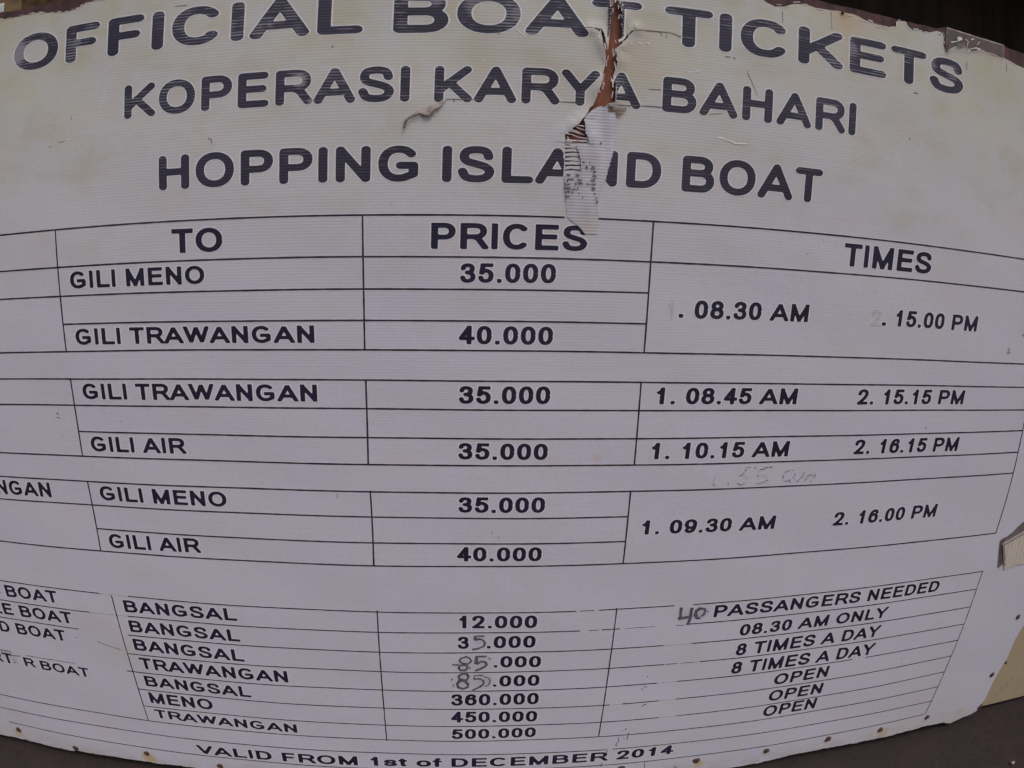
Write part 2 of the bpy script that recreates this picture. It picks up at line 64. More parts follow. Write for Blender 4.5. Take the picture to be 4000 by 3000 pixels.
TICKS = [[(0.30643,0.06948),(0.31159,0.06931)],[(0.32061,0.06946),(0.32578,0.06944)],[(0.30865,0.06303),(0.31704,0.06275)],[(0.308,0.063),(0.30818,0.05909)],[(0.32416,0.06242),(0.33001,0.06203)],[(0.30508,0.05634),(0.30522,0.05308),(0.31221,0.05534)],[(0.32115,0.05769),(0.32133,0.05377)],[(0.32502,0.05787),(0.33155,0.05686)],[(0.30414,0.04845),(0.31315,0.04883)],[(0.31579,0.04763),(0.32033,0.04744)],[(0.32409,0.04996),(0.32422,0.04734)],[(0.30695,0.04333),(0.31275,0.04357)],[(0.30727,0.03615),(0.31178,0.03633)],[(0.30695,0.04333),(0.30707,0.04072)],[(0.30727,0.03615),(0.30739,0.03353)],[(0.31603,0.0424),(0.31771,0.04247)],[(0.32617,0.04153),(0.32773,0.04159)],[(0.33193,0.03522),(0.33323,0.03527)],[(0.34457,0.08376),(0.34914,0.08334),(0.34863,0.08029),(0.34404,0.0811)],[(0.34942,0.07744),(0.34958,0.07416)],[(0.34658,0.06875),(0.3511,0.06964),(0.35126,0.06636)],[(0.34426,0.06272),(0.3495,0.06232),(0.35002,0.06498)],[(0.34458,0.05616),(0.35112,0.05583),(0.35099,0.05845)],[(0.33806,0.05651),(0.34263,0.05607)],[(0.34614,0.05098),(0.3502,0.04789),(0.35112,0.05056)],[(0.3505,0.04198),(0.35208,0.04179)],[(0.35386,0.0349),(0.35393,0.03358)],[(0.3554,0.03036),(0.35555,0.02746)],[(0.33001,0.09023),(0.33259,0.09036)],[(0.33648,0.08465),(0.33692,0.08074)],[(0.341,0.0908),(0.34164,0.09083)],[(0.35708,0.12263),(0.35742,0.12106)],[(0.32026,0.0773),(0.32547,0.07624)]]
FLAP_SMALL = [[(0.05808,0.14909),(0.06707,0.15539),(0.07991,0.1637),(0.09365,0.16988),(0.10909,0.17677),(0.11421,0.17954),(0.12154,0.18098)],[(0.05842,0.13648),(0.06124,0.14548),(0.06633,0.15088),(0.07149,0.1534),(0.08182,0.1581),(0.08886,0.1556),(0.0967,0.15545),(0.10426,0.16453),(0.1128,0.16912)]]
FLAP_RIGHT = [(1.37693,-0.64981),(1.40857,-0.63595),(1.44595,-0.6205),(1.47993,-0.60759),(1.53228,-0.72154),(1.48559,-0.71735),(1.44936,-0.71677),(1.41438,-0.72492)]
FLAP_GAP_SHADE = [[(1.36509,-0.6403),(1.37198,-0.64107),(1.38013,-0.65429),(1.40409,-0.70749),(1.39935,-0.70899),(1.39092,-0.71744),(1.38664,-0.71367)],[(1.36691,-0.64152),(1.37159,-0.63695),(1.38558,-0.63238),(1.40075,-0.62384),(1.41626,-0.60921),(1.43491,-0.59487),(1.44642,-0.62158),(1.40857,-0.63595),(1.37648,-0.64874)]]
CLEAR_TAPE = [(0.99095,0.41416),(1.06279,0.41336),(1.13777,0.41392),(1.137,0.39031),(1.06479,0.38469),(0.99724,0.36812)]
CRACKS = [(0.0014,[(0.40372,0.30715),(0.41553,0.30868),(0.42383,0.30816),(0.43421,0.30853),(0.4436,0.3087),(0.45934,0.30941),(0.46784,0.30769),(0.47857,0.30408)]),(0.0007,[(0.31831,0.30439),(0.3373,0.30504)]),(0.0013,[(0.4436,0.3087),(0.44797,0.30271)]),(0.0012,[(0.45517,0.30785),(0.45439,0.29911)]),(0.0008,[(0.12068,0.1814),(0.16442,0.18164)]),(0.0005,[(0.16842,0.20668),(0.17331,0.20578)]),(0.0012,[(0.29164,0.18295),(0.30899,0.18341),(0.32648,0.1824),(0.344,0.183)]),(0.001,[(0.38192,0.1836),(0.40492,0.18433),(0.43071,0.18567),(0.45161,0.18566)]),(0.0009,[(0.42955,0.21307),(0.44907,0.21408)]),(0.0007,[(0.6521,0.37435),(0.65307,0.35483)]),(0.0005,[(0.74459,0.39175),(0.74637,0.35928)]),(0.0008,[(1.04479,0.35959),(1.04515,0.34469)]),(0.0006,[(1.14869,0.38172),(1.15007,0.36224)]),(0.0006,[(0.59273,0.25812),(0.60036,0.24544),(0.61297,0.21973)]),(0.001,[(0.19932,0.29443),(0.19474,0.28641)]),(0.0009,[(0.13281,0.18158),(0.13293,0.17796)]),(0.0025,[(0.13238,0.1813),(0.13265,0.17841)]),(0.001,[(-0.31708,0.3545),(-0.29719,0.35379)]),(0.0012,[(-0.50719,0.18932),(-0.50548,0.18414)]),(0.0008,[(-0.55266,0.14201),(-0.5475,0.14286)]),(0.0012,[(-0.2517,0.1311),(-0.24672,0.1287),(-0.24476,0.12208)]),(0.0006,[(-0.53214,0.14765),(-0.51868,0.14957)]),(0.0018,[(1.23562,-0.19622),(1.23586,-0.1842),(1.2425,-0.19601),(1.23562,-0.19622)]),(0.0012,[(1.27048,-0.15366),(1.27809,-0.15919)]),(0.0015,[(1.04952,-0.35256),(1.05089,-0.35772)]),(0.0016,[(-0.58561,-0.3319),(-0.58046,-0.33398)]),(0.0012,[(-0.58537,-0.34037),(-0.57831,-0.34209)]),(0.0014,[(-0.44732,-0.34482),(-0.4464,-0.34541)]),(0.0013,[(-0.57822,-0.37568),(-0.57761,-0.37629)]),(0.0013,[(-0.57241,-0.40183),(-0.5718,-0.40245)]),(0.001,[(-0.56617,-0.45378),(-0.56634,-0.45458)]),(0.001,[(-0.59209,-0.35572),(-0.59146,-0.35633)]),(0.001,[(0.21035,-0.54191),(0.21045,-0.54583)]),(0.0009,[(0.21739,-0.55376),(0.2231,-0.55222),(0.22325,-0.55776)]),(0.0014,[(0.52118,-0.89605),(0.52282,-0.89621)]),(0.0013,[(0.53279,-0.89759),(0.53588,-0.90218)]),(0.002,[(0.5303,-0.92725),(0.53843,-0.92874)]),(0.0012,[(0.52596,-0.93165),(0.52976,-0.93535)]),(0.0022,[(0.53467,-0.98324),(0.53914,-0.97913),(0.54324,-0.97843)]),(0.0028,[(0.49359,-0.96825),(0.49443,-0.96833)]),(0.0022,[(0.50772,-1.04772),(0.50785,-1.05139)]),(0.0018,[(0.50277,-1.05571),(0.50434,-1.05466)]),(0.002,[(0.51554,-1.06206),(0.5151,-1.07191),(0.51412,-1.08429)]),(0.0018,[(0.49517,-1.07712),(0.49585,-1.08974),(0.49155,-1.09685),(0.4932,-1.1034)]),(0.002,[(0.50703,-1.07596),(0.50648,-1.07839)]),(0.0016,[(0.46807,-1.10959),(0.47359,-1.11275),(0.47363,-1.1283)]),(0.0016,[(0.46486,-1.13518),(0.47189,-1.13596)]),(0.0014,[(0.46722,-1.15663),(0.46517,-1.16985)]),(0.0014,[(0.56561,-1.16641),(0.56925,-1.18872)]),(0.002,[(0.63992,-1.19414),(0.65077,-1.20288)]),(0.0014,[(0.56849,0.28092),(0.57023,0.27923)]),(0.0015,[(0.59261,0.2614),(0.59348,0.26097)]),(0.0015,[(0.9174,0.19221),(0.91767,0.18869)]),(0.0012,[(0.92046,0.27568),(0.92965,0.27645)]),(0.0012,[(1.17136,0.35571),(1.17229,0.35525)]),(0.0014,[(-0.05532,0.26741),(-0.05376,0.26605)]),(0.0012,[(-0.66572,-0.84114),(-0.66356,-0.84395)]),(0.001,[(0.554,0.2809),(0.56234,0.28092)]),(0.001,[(0.72319,-0.03442),(0.72511,-0.03457)]),(0.0013,[(1.17202,-0.9437),(1.17534,-0.94518)]),(0.0013,[(1.17173,-1.19941),(1.17425,-1.20005)]),(0.001,[(-0.05648,-0.47045),(-0.05636,-0.47979)]),(0.0016,[(-0.61071,-0.84524),(-0.60026,-0.84937),(-0.58776,-0.8528),(-0.57137,-0.8578),(-0.55918,-0.85965)]),(0.0012,[(0.31337,0.00228),(0.31998,-0.0001),(0.32537,-0.00385),(0.33325,-0.00486)]),(0.0009,[(0.5292,0.18179),(0.55243,0.18559)])]
SCUFFS = [(0.0016,[(0.54628,0.14494),(0.55318,0.14561),(0.56033,0.14232),(0.56876,0.14183),(0.57739,0.13869),(0.5972,0.13991)]),(0.0012,[(0.49252,0.24722),(0.49519,0.24752)]),(0.001,[(0.50586,0.25006),(0.51256,0.25137)]),(0.0016,[(0.42445,0.28835),(0.42764,0.28601)]),(0.0012,[(0.409,0.2868),(0.41522,0.28581)]),(0.0009,[(0.39766,0.28783),(0.39988,0.28271)]),(0.001,[(0.1495,0.1624),(0.15125,0.16208)]),(0.0012,[(0.36896,0.14848),(0.37678,0.149)]),(0.001,[(0.22124,0.29534),(0.23631,0.28426)]),(0.001,[(0.17438,0.24426),(0.1769,0.24176)]),(0.0018,[(0.36766,0.14839),(0.37415,0.14949),(0.37681,0.14834)]),(0.0014,[(0.37825,0.16038),(0.37957,0.16008)]),(0.0013,[(0.36488,0.1231),(0.37143,0.12285)])]
PEN = [(0.0034,[(0.20088,-0.77628),(0.18719,-0.77613)]),(0.005,[(0.18501,-0.77682),(0.18345,-0.78467)]),(0.0034,[(0.18401,-0.78611),(0.19167,-0.78332),(0.1994,-0.78628),(0.20305,-0.79426),(0.20074,-0.80148),(0.19196,-0.80648),(0.17981,-0.80972)]),(0.003,[(0.16713,-0.82765),(0.15654,-0.83207),(0.15429,-0.83956),(0.15989,-0.84486),(0.17112,-0.84645),(0.17725,-0.83971),(0.17441,-0.83218),(0.16713,-0.82765)]),(0.0045,[(0.16775,-0.8487),(0.15539,-0.85015),(0.15256,-0.85623),(0.1565,-0.86313),(0.16553,-0.86319),(0.17003,-0.85632),(0.16775,-0.8487)]),(0.003,[(0.1408,-0.84708),(0.1464,-0.84936),(0.15203,-0.84786)]),(0.0034,[(0.20561,-0.82733),(0.18553,-0.82781)]),(0.0055,[(0.18722,-0.82932),(0.18627,-0.84584)]),(0.004,[(0.18796,-0.84662),(0.19686,-0.83993),(0.20475,-0.84231),(0.20711,-0.84917),(0.20158,-0.85517),(0.19263,-0.86116),(0.18588,-0.86415)]),(0.0016,[(0.21071,-0.83115),(0.21472,-0.83571)]),(0.0018,[(0.17453,-0.85484),(0.17455,-0.85942)]),(0.0042,[(0.16102,-0.87164),(0.15192,-0.87936),(0.15418,-0.88562),(0.16786,-0.89042),(0.17238,-0.87949),(0.16782,-0.87246),(0.16102,-0.87164)]),(0.0042,[(0.15416,-0.89112),(0.14956,-0.8998),(0.15181,-0.90937),(0.161,-0.91343),(0.1702,-0.9087),(0.17132,-0.89994),(0.16329,-0.89196),(0.15416,-0.89112)]),(0.0026,[(0.19963,-0.87672),(0.18373,-0.87727),(0.18266,-0.88586)]),(0.003,[(0.18267,-0.88664),(0.19406,-0.88601),(0.20214,-0.89243),(0.20113,-0.90113),(0.19433,-0.90819),(0.18059,-0.91684)]),(0.0018,[(0.20196,-0.87987),(0.21229,-0.88475),(0.21473,-0.89267),(0.2115,-0.90371),(0.20466,-0.90677)]),(0.0018,[(0.13937,-0.88559),(0.13876,-0.8903)]),(0.0014,[(0.14039,-0.89978),(0.14262,-0.90775)]),(0.0044,[(0.58033,-0.72642),(0.58029,-0.73541),(0.58181,-0.75143)]),(0.005,[(0.57858,-0.75207),(0.58942,-0.75115),(0.60167,-0.74969)]),(0.0052,[(0.6026,-0.72879),(0.60193,-0.73946),(0.60272,-0.75321),(0.601,-0.76342),(0.5993,-0.7679)]),(0.0055,[(0.61975,-0.7308),(0.61288,-0.73587),(0.61215,-0.74603),(0.61695,-0.75447),(0.62267,-0.75384)]),(0.004,[(0.61975,-0.7308),(0.62977,-0.7328),(0.63145,-0.73976),(0.63017,-0.74649),(0.62583,-0.74953)]),(0.0014,[(0.63678,-0.73682),(0.63759,-0.74145)]),(0.001,[(0.57685,-0.76883),(0.59243,-0.77019)])]
PENCIL = [(0.0011,[(0.60095,-0.45693),(0.60452,-0.45844)]),(0.0011,[(0.62966,-0.45382),(0.63087,-0.45792)]),(0.0011,[(0.64922,-0.44114),(0.65622,-0.43847),(0.65843,-0.4345)]),(0.0011,[(0.65898,-0.43084),(0.66355,-0.43074)]),(0.0011,[(0.66046,-0.42594),(0.66482,-0.42457),(0.67002,-0.42472)]),(0.0011,[(0.67791,-0.42703),(0.68111,-0.42539)]),(0.0011,[(0.64805,-0.45502),(0.65699,-0.46059)]),(0.0011,[(0.6582,-0.45747),(0.66338,-0.45743)]),(0.0011,[(0.68944,-0.42992),(0.69939,-0.43)]),(0.0011,[(0.69829,-0.42707),(0.70452,-0.42576)]),(0.0011,[(0.70689,-0.42583),(0.71458,-0.42595)]),(0.0011,[(0.68686,-0.45876),(0.69492,-0.45788),(0.70389,-0.45528)]),(0.0011,[(0.70525,-0.45297),(0.70931,-0.45254)]),(0.0011,[(0.68614,-0.44118),(0.68772,-0.44357)]),(0.0011,[(0.7425,-0.43786),(0.74563,-0.43527),(0.75158,-0.43466)]),(0.0011,[(0.75747,-0.43369),(0.76061,-0.43415)]),(0.0011,[(0.76417,-0.43983),(0.76486,-0.44518)]),(0.0011,[(0.73986,-0.44307),(0.73977,-0.44897)]),(0.0011,[(0.74603,-0.45633),(0.75145,-0.45607)]),(0.0011,[(0.75331,-0.45305),(0.75799,-0.45824)]),(0.0011,[(0.77221,-0.45859),(0.77712,-0.45222),(0.78103,-0.447)]),(0.0011,[(0.78129,-0.44522),(0.78484,-0.43823)]),(0.0011,[(0.7879,-0.45625),(0.79283,-0.44986),(0.79677,-0.44464),(0.80255,-0.44523)]),(0.0011,[(0.8012,-0.45983),(0.80183,-0.45684)]),(0.0011,[(0.8068,-0.45044),(0.80909,-0.44333)])]
FAINT = [[(0.66944,-0.42471),(0.66085,-0.4248),(0.65843,-0.4345),(0.65363,-0.44012),(0.66073,-0.44151),(0.66575,-0.44748),(0.66422,-0.45559),(0.65693,-0.46024),(0.64824,-0.45619)],[(0.71401,-0.42605),(0.69781,-0.42763),(0.68944,-0.42992),(0.68751,-0.44239),(0.69555,-0.4415),(0.70705,-0.44658),(0.70812,-0.45249),(0.69826,-0.45683),(0.68627,-0.45874)],[(0.76061,-0.43415),(0.74669,-0.43449),(0.74108,-0.44311),(0.74167,-0.45259),(0.74971,-0.45647),(0.76085,-0.45097),(0.76479,-0.43985),(0.76432,-0.44992),(0.77073,-0.45733)],[(0.77221,-0.45859),(0.78103,-0.447),(0.78484,-0.43823),(0.78176,-0.45061),(0.79298,-0.44449),(0.79714,-0.44645),(0.78916,-0.45631)],[(0.7993,-0.44474),(0.8068,-0.45044),(0.80221,-0.45867),(0.81024,-0.44578)],[(0.60095,-0.45693),(0.6017,-0.44314),(0.60024,-0.44081)]]
STRANDS = [[(0.31538,0.1459),(0.32323,0.14239),(0.33104,0.14059)],[(0.30853,0.14093),(0.3176,0.13879),(0.33073,0.13268)],[(0.30672,0.13822),(0.31638,0.13715),(0.3268,0.13404)],[(0.30242,0.1338),(0.31013,0.13314),(0.32188,0.12878),(0.33585,0.12771)],[(0.30409,0.12432),(0.31309,0.12385),(0.33498,0.12398)],[(0.30292,0.12177),(0.3157,0.12294),(0.33632,0.12274)],[(0.31722,0.14797),(0.32949,0.14669)],[(0.30854,0.1252),(0.31065,0.12071)],[(0.30518,0.12896),(0.30726,0.12513)]]
SMUDGE = [(0.1655,-0.84717,0.026,0.5),(0.1969,-0.84295,0.024,0.45),(0.16101,-0.89352,0.026,0.5),(0.20329,-0.89245,0.026,0.45),(0.19285,-0.7898,0.018,0.3),(0.59023,-0.74415,0.026,0.4),(0.62307,-0.74471,0.024,0.45),(-0.87209,-0.9434,0.022,0.35)]
SLIVERS = [[(0.36259,0.34138),(0.36227,0.33163),(0.36307,0.32525),(0.36209,0.31764),(0.36313,0.31024),(0.36199,0.3016),(0.36166,0.29306)],[(0.38335,0.34125),(0.38383,0.33155),(0.38357,0.31966),(0.38471,0.30904),(0.38454,0.29512)]]
LEFT_BITS = [(0.0016,[(-0.90384,-0.91625),(-0.87047,-0.91472)]),(0.0016,[(-0.87554,-0.92806),(-0.84782,-0.92483)]),(0.0026,[(-0.87146,-0.9387),(-0.86896,-0.93824)]),(0.002,[(-0.87601,-0.94758),(-0.86772,-0.94717)]),(0.0042,[(-0.846,-0.74933),(-0.84246,-0.74885)])]
GHOSTS = [('1','g',0.48281,0.49271,0.0,-0.15657,0.0324),('2','g',0.87205,0.89615,0.0,-0.15554,0.0314)]
SCRAPE = [(0.3663,0.18014),(0.38068,0.17984),(0.37986,0.16847),(0.38771,0.16904),(0.36647,0.17616),(0.39386,0.17883)]
KNOT = {'slit': [(0.99263,0.41046),(0.99155,0.39254),(0.99116,0.38162),(0.99556,0.36775)],'knot': [(1.01901,0.39886),(1.02331,0.40055),(1.02763,0.40087)],'tail': [(1.00288,0.38901),(1.01221,0.39183),(1.02248,0.39624)],'ring': [(1.03806,0.40332),(1.04423,0.39925),(1.04169,0.38765)],'b1': [(1.05214,0.40526),(1.05835,0.40812)],'b2': [(1.06824,0.39935),(1.07361,0.40549)],'b3': [(1.0453,0.38024),(1.05228,0.38733),(1.06471,0.39159),(1.07553,0.39134)],'dark': [(1.0191,0.38795),(1.02946,0.38895),(1.03638,0.39329)]}
NAILS_OFF = [(-1.18,-1.19),(-1.24,-0.9),(-1.24,-0.5),(-1.24,0.0),(-1.24,0.35),(1.57,-0.5),(1.57,-0.1),(1.57,0.3),(-0.1,-1.2)]
STAIN = [(0.16635,0.26471),(0.16792,0.22098),(0.77496,0.38511),(0.41501,0.26184),(-0.96258,-1.20041),(-0.57985,-1.20111),(1.21314,-1.20321),(0.70244,-1.1966),(0.38439,-0.40106)]

random.seed(4); rng = np.random.default_rng(4)
col = sc.collection

# ---------------------------------------------------------------- materials
class NT:
    def __init__(s, name):
        s.m = bpy.data.materials.new(name); s.m.use_nodes = True
        s.t = s.m.node_tree; s.t.nodes.clear()
        s.out = s.n('ShaderNodeOutputMaterial')
    def n(s, ty, **k):
        nd = s.t.nodes.new(ty)
        for a, b in k.items(): setattr(nd, a, b)
        return nd
    def set(s, sock, v):
        if hasattr(v, 'is_output') or isinstance(v, bpy.types.NodeSocket): s.t.links.new(v, sock)
        else: sock.default_value = v
    def math(s, op, a, b=0.0, c=0.0, clamp=False):
        nd = s.n('ShaderNodeMath', operation=op, use_clamp=clamp)
        for i, v in enumerate((a, b, c)): s.set(nd.inputs[i], v)
        return nd.outputs[0]
    def mix(s, f, a, b, mode='MIX'):
        nd = s.n('ShaderNodeMix', data_type='RGBA', blend_type=mode)
        s.set(nd.inputs[0], f); s.set(nd.inputs[6], a); s.set(nd.inputs[7], b)
        return nd.outputs[2]
    def pos(s, scale=(1, 1, 1)):
        tc = s.n('ShaderNodeTexCoord'); mp = s.n('ShaderNodeMapping'); mp.inputs['Scale'].default_value = scale
        s.t.links.new(tc.outputs['Object'], mp.inputs[0]); return mp.outputs[0]
    def noise(s, vec, sc_, det=4, rough=.55, out=0):
        nd = s.n('ShaderNodeTexNoise'); s.set(nd.inputs['Vector'], vec)
        nd.inputs['Scale'].default_value = sc_; nd.inputs['Detail'].default_value = det; nd.inputs['Roughness'].default_value = rough
        return nd.outputs[out]
    def ramp(s, v, a, b, lo=0.0, hi=1.0):
        nd = s.n('ShaderNodeMapRange'); nd.interpolation_type = 'SMOOTHSTEP'
        s.set(nd.inputs[0], v); s.set(nd.inputs[1], a); s.set(nd.inputs[2], b); s.set(nd.inputs[3], lo); s.set(nd.inputs[4], hi)
        return nd.outputs[0]
    def xyz(s, vec):
        nd = s.n('ShaderNodeSeparateXYZ'); s.t.links.new(vec, nd.inputs[0]); return nd.outputs
    def bump(s, h, st, dist=.001):
        nd = s.n('ShaderNodeBump'); s.set(nd.inputs['Height'], h); nd.inputs['Strength'].default_value = st; nd.inputs['Distance'].default_value = dist
        return nd.outputs[0]
    def bsdf(s, color, rough=.6, normal=None, spec=.4, **kw):
        b = s.n('ShaderNodeBsdfPrincipled')
        s.set(b.inputs['Base Color'], color); s.set(b.inputs['Roughness'], rough); b.inputs['Specular IOR Level'].default_value = spec
        if normal is not None: s.t.links.new(normal, b.inputs['Normal'])
        for k, v in kw.items(): s.set(b.inputs[k.replace('_', ' ')], v)
        s.t.links.new(b.outputs[0], s.out.inputs[0]); return b

def C(r, g, b): return (r, g, b, 1.0)
PITCH = 0.0049     # spacing of the flutes of the plastic sheet

def flutes(N, z):
    ph = N.math('MULTIPLY', z, 2*math.pi/PITCH)
    return N.math('SINE', ph)

def sheet_material():
    N = NT('sun_bleached_fluted_sheet')
    v = N.pos(); x, y, z = N.xyz(v)
    big = N.noise(v, 2.6, 5, .6); mid = N.noise(N.pos((1, 1, 1.6)), 9, 5, .6); fine = N.noise(v, 60, 3)
    hgt = N.ramp(z, Z0-.28, Z0+.44)
    warm = N.math('ADD', N.math('MULTIPLY', hgt, 1.05), N.math('MULTIPLY', N.math('SUBTRACT', big, .5), 1.1), clamp=True)
    c = N.mix(warm, C(.465, .450, .548), C(.452, .436, .376))
    c = N.mix(N.math('MULTIPLY', N.ramp(z, Z0+.16, Z0+.40), N.ramp(big, .30, .62, .35, .95)), c, C(.405, .385, .305))
    mott = N.ramp(N.noise(v, 13, 3, .6), .38, .62); c = N.mix(N.math('MULTIPLY', mott, .55), c, C(.448, .452, .492))
    pinkish = N.ramp(N.noise(N.pos((1, 1, 1.3)), 8, 3), .5, .72, 0, .45)
    c = N.mix(pinkish, c, C(.49, .43, .455))
    # yellow-brown grime in soft patches
    grime = N.ramp(mid, .46, .74, 0, .62)
    grime = N.math('MULTIPLY', grime, N.math('ADD', N.math('MULTIPLY', hgt, .8), .2))
    c = N.mix(grime, c, C(.36, .31, .22))
    for (sx, sy), r, st, sc3 in STAINS:
        dx = N.math('SUBTRACT', x, sx); dz = N.math('SUBTRACT', z, Z0+sy)
        d = N.math('SQRT', N.math('ADD', N.math('MULTIPLY', dx, dx), N.math('MULTIPLY', dz, dz)))
        d = N.math('ADD', d, N.math('MULTIPLY', N.math('SUBTRACT', mid, .5), r*1.2))
        c = N.mix(N.ramp(d, r, r*.1, 0, st), c, sc3)
    low_band = N.math('MULTIPLY', N.ramp(z, Z0-1.165, Z0-1.215), N.ramp(N.noise(N.pos((1, 1, 2)), 22, 5, .7), .36, .66, .08, .5))  # patchy band, browner and darker towards the bottom edge
    c = N.mix(low_band, c, C(.34, .285, .245))
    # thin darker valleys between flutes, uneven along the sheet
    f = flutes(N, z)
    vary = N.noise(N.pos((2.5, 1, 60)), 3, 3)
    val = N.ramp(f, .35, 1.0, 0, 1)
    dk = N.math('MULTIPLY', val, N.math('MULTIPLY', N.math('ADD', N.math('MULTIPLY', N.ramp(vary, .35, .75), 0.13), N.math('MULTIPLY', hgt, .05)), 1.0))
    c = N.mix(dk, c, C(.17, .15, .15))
    # streaks of fine dust along the flutes and sparse flecks
    st = N.noise(N.pos((9, 1, 520)), 1, 3, .7)
    c = N.mix(N.ramp(st, .62, .8, 0, .16), c, C(.2, .18, .17))
    fl = N.noise(v, 190, 2, .5); c = N.mix(N.ramp(fl, .735, .77, 0, .5), c, C(.2, .16, .13))
    fw = N.noise(N.pos((1, 1, 2)), 150, 2, .5); c = N.mix(N.ramp(fw, .74, .78, 0, .5), c, C(.75, .74, .72))
    c = N.mix(N.ramp(N.noise(v, 240, 2, .6), .35, .65, 0, .22), c, C(.36, .34, .36))
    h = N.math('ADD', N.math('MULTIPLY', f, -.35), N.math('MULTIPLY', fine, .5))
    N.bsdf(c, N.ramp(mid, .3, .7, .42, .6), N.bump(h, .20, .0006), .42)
    return N.m

def ink_material(name, base, worn, wear, edge=0.0):
    N = NT(name); v = N.pos(); x, y, z = N.xyz(v)
    f = flutes(N, z)
    patch = N.noise(v, 7.5, 4, .65)
    streak = N.noise(N.pos((14, 1, 330)), 1, 4, .75)
    hgt = N.ramp(z, Z0-.10, Z0+.33)
    amt = N.math('MULTIPLY', N.math('ADD', N.math('MULTIPLY', hgt, 1.0), .12), wear)
    body = N.math('MULTIPLY', N.ramp(patch, .35, .75), amt)
    k = N.math('ADD', N.math('MULTIPLY', streak, .75), N.math('MULTIPLY', N.math('ADD', f, 1), .12))
    scr = N.ramp(N.math('ADD', k, N.math('MULTIPLY', body, .30)), .66, .80)
    chips = N.ramp(N.math('ADD', N.noise(v, 42, 5, .7), N.math('MULTIPLY', body, .14)), .70, .76)
    tot = N.math('MAXIMUM', N.math('MULTIPLY', scr, N.math('MULTIPLY', amt, 1.0, clamp=True)), N.math('MULTIPLY', chips, amt), clamp=True)
    # special spots where the photograph shows the film almost gone
    for (sx, sy), r, stg in WORN_SPOTS:
        dx = N.math('SUBTRACT', x, sx); dz = N.math('SUBTRACT', z, Z0+sy)
        d = N.math('SQRT', N.math('ADD', N.math('MULTIPLY', dx, dx), N.math('MULTIPLY', dz, dz)))
        w = N.ramp(d, r, r*.25, 0, stg)
        s2 = N.ramp(N.math('ADD', N.math('ADD', N.math('MULTIPLY', streak, .7), N.math('MULTIPLY', f, .10)), N.math('MULTIPLY', w, .5)), .62, .74)
        tot = N.math('MAXIMUM', tot, N.math('MULTIPLY', s2, w))
    c0 = N.mix(N.ramp(N.noise(v, 5, 4), .3, .75), base, tuple(min(1, q*1.7) for q in base[:3])+(1,))
    c = N.mix(N.math('MULTIPLY', tot, .85), c0, worn)
    N.bsdf(c, .42, N.bump(N.math('MULTIPLY', f, -.4), .3, .0006), .4)
    return N.m

def plain(name, color, rough=.6, nsc=30, var=.35, bump=.2, stretch=(1, 1, 1), spec=.35, dist=.001, color2=None):
    N = NT(name); v = N.pos(stretch); n = N.noise(v, nsc, 5, .6)
    c2 = color2 or tuple(q*(1-var) for q in color[:3])+(1,)
    N.bsdf(N.mix(N.ramp(n, .3, .7), color, c2), rough, N.bump(n, bump, dist), spec); return N.m

STAINS = [((STAIN[0]), .06, .35, C(.36, .31, .2)), ((STAIN[1]), .06, .25, C(.4, .33, .22)), ((STAIN[2]), .05, .5, C(.42, .27, .13)),
          ((STAIN[3]), .09, .4, C(.40, .33, .2)), ((STAIN[4]), .022, .8, C(.42, .30, .08)), ((STAIN[5]), .028, .85, C(.42, .29, .07)),
          ((STAIN[6]), .024, .8, C(.45, .32, .10)), ((STAIN[7]), .02, .85, C(.42, .32, .10)), ((STAIN[8]), .012, .35, C(.5, .33, .2)),
          ((-.69, .37), .11, .45, C(.38, .33, .2)), ((.35, .22), .10, .3, C(.38, .34, .2)), ((.80, .36), .10, .35, C(.42, .33, .2)), ((1.10, .36), .12, .35, C(.40, .35, .2)), ((1.3, -1.2), .3, .25, C(.42, .37, .30)), ((1.47,-1.19), .02, .6, C(.45,.33,.16))]
STAINS += [((x+.001, y-.004), .013, .75, C(.30, .19, .10)) for x, y in NAILS]
STAINS += [((x_, y_), r_, st_, C(.33, .305, .30)) for x_, y_, r_, st_ in SMUDGE]
STAINS += [((-.55, -.86), .09, .3, C(.42, .38, .28)), ((-.62, -.80), .07, .3, C(.43, .37, .32)), ((.20, -.87), .05, .35, C(.42, .36, .30)), ((.62, -.85), .06, .25, C(.42, .40, .36)), ((-.45, -.15), .09, .22, C(.42, .42, .38)), ((-.92, -.3), .2, .25, C(.40, .39, .36)), ((1.42, .05), .2, .3, C(.42, .39, .31)), ((.30, -.02), .07, .3, C(.46, .40, .36))]
WORN_SPOTS = [((-.625, .318), .045, 1.0), ((-.50, .315), .02, .8), ((-.365, .315), .016, .9), ((.055, .345), .03, .7), ((.165, .335), .045, .8), ((.10, .345), .03, .8), ((.225, .32), .03, .8),
              ((-.105, .215), .022, 1.0), ((-.085, .180), .012, .9), ((.43, .23), .02, .9), ((.46, .34), .03, .6), ((.66, .33), .03, .7), ((.785, .33), .03, .8), ((.955, .34), .03, .8), ((1.01, .33), .03, .7), ((.05, .30), .02, .6), ((.345, .17), .012, .6), ((.71, .27), .02, .5)]
M = {}
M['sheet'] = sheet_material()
M['sheet_edge'] = plain('bare_plastic_edge', C(.66, .60, .60), .6, 80, .5, .3)
M['title_ink'] = ink_material('faded_title_ink', C(.022, .019, .034), C(.24, .23, .265), .85)
M['ink'] = ink_material('table_ink', C(.011, .008, .024), C(.26, .25, .28), .22)
M['worn_ink'] = ink_material('rubbed_table_ink', C(.014, .011, .026), C(.33, .32, .35), 1.1)
M['rule_ink'] = ink_material('thin_rule_ink', C(.020, .017, .028), C(.4, .38, .4), .35)
M['sharpen_halo'] = plain('pale_sharpening_halo', C(.59, .58, .61), .5, 90, .15, .05)  # pale rim painted round the print, imitating a camera's sharpening halo
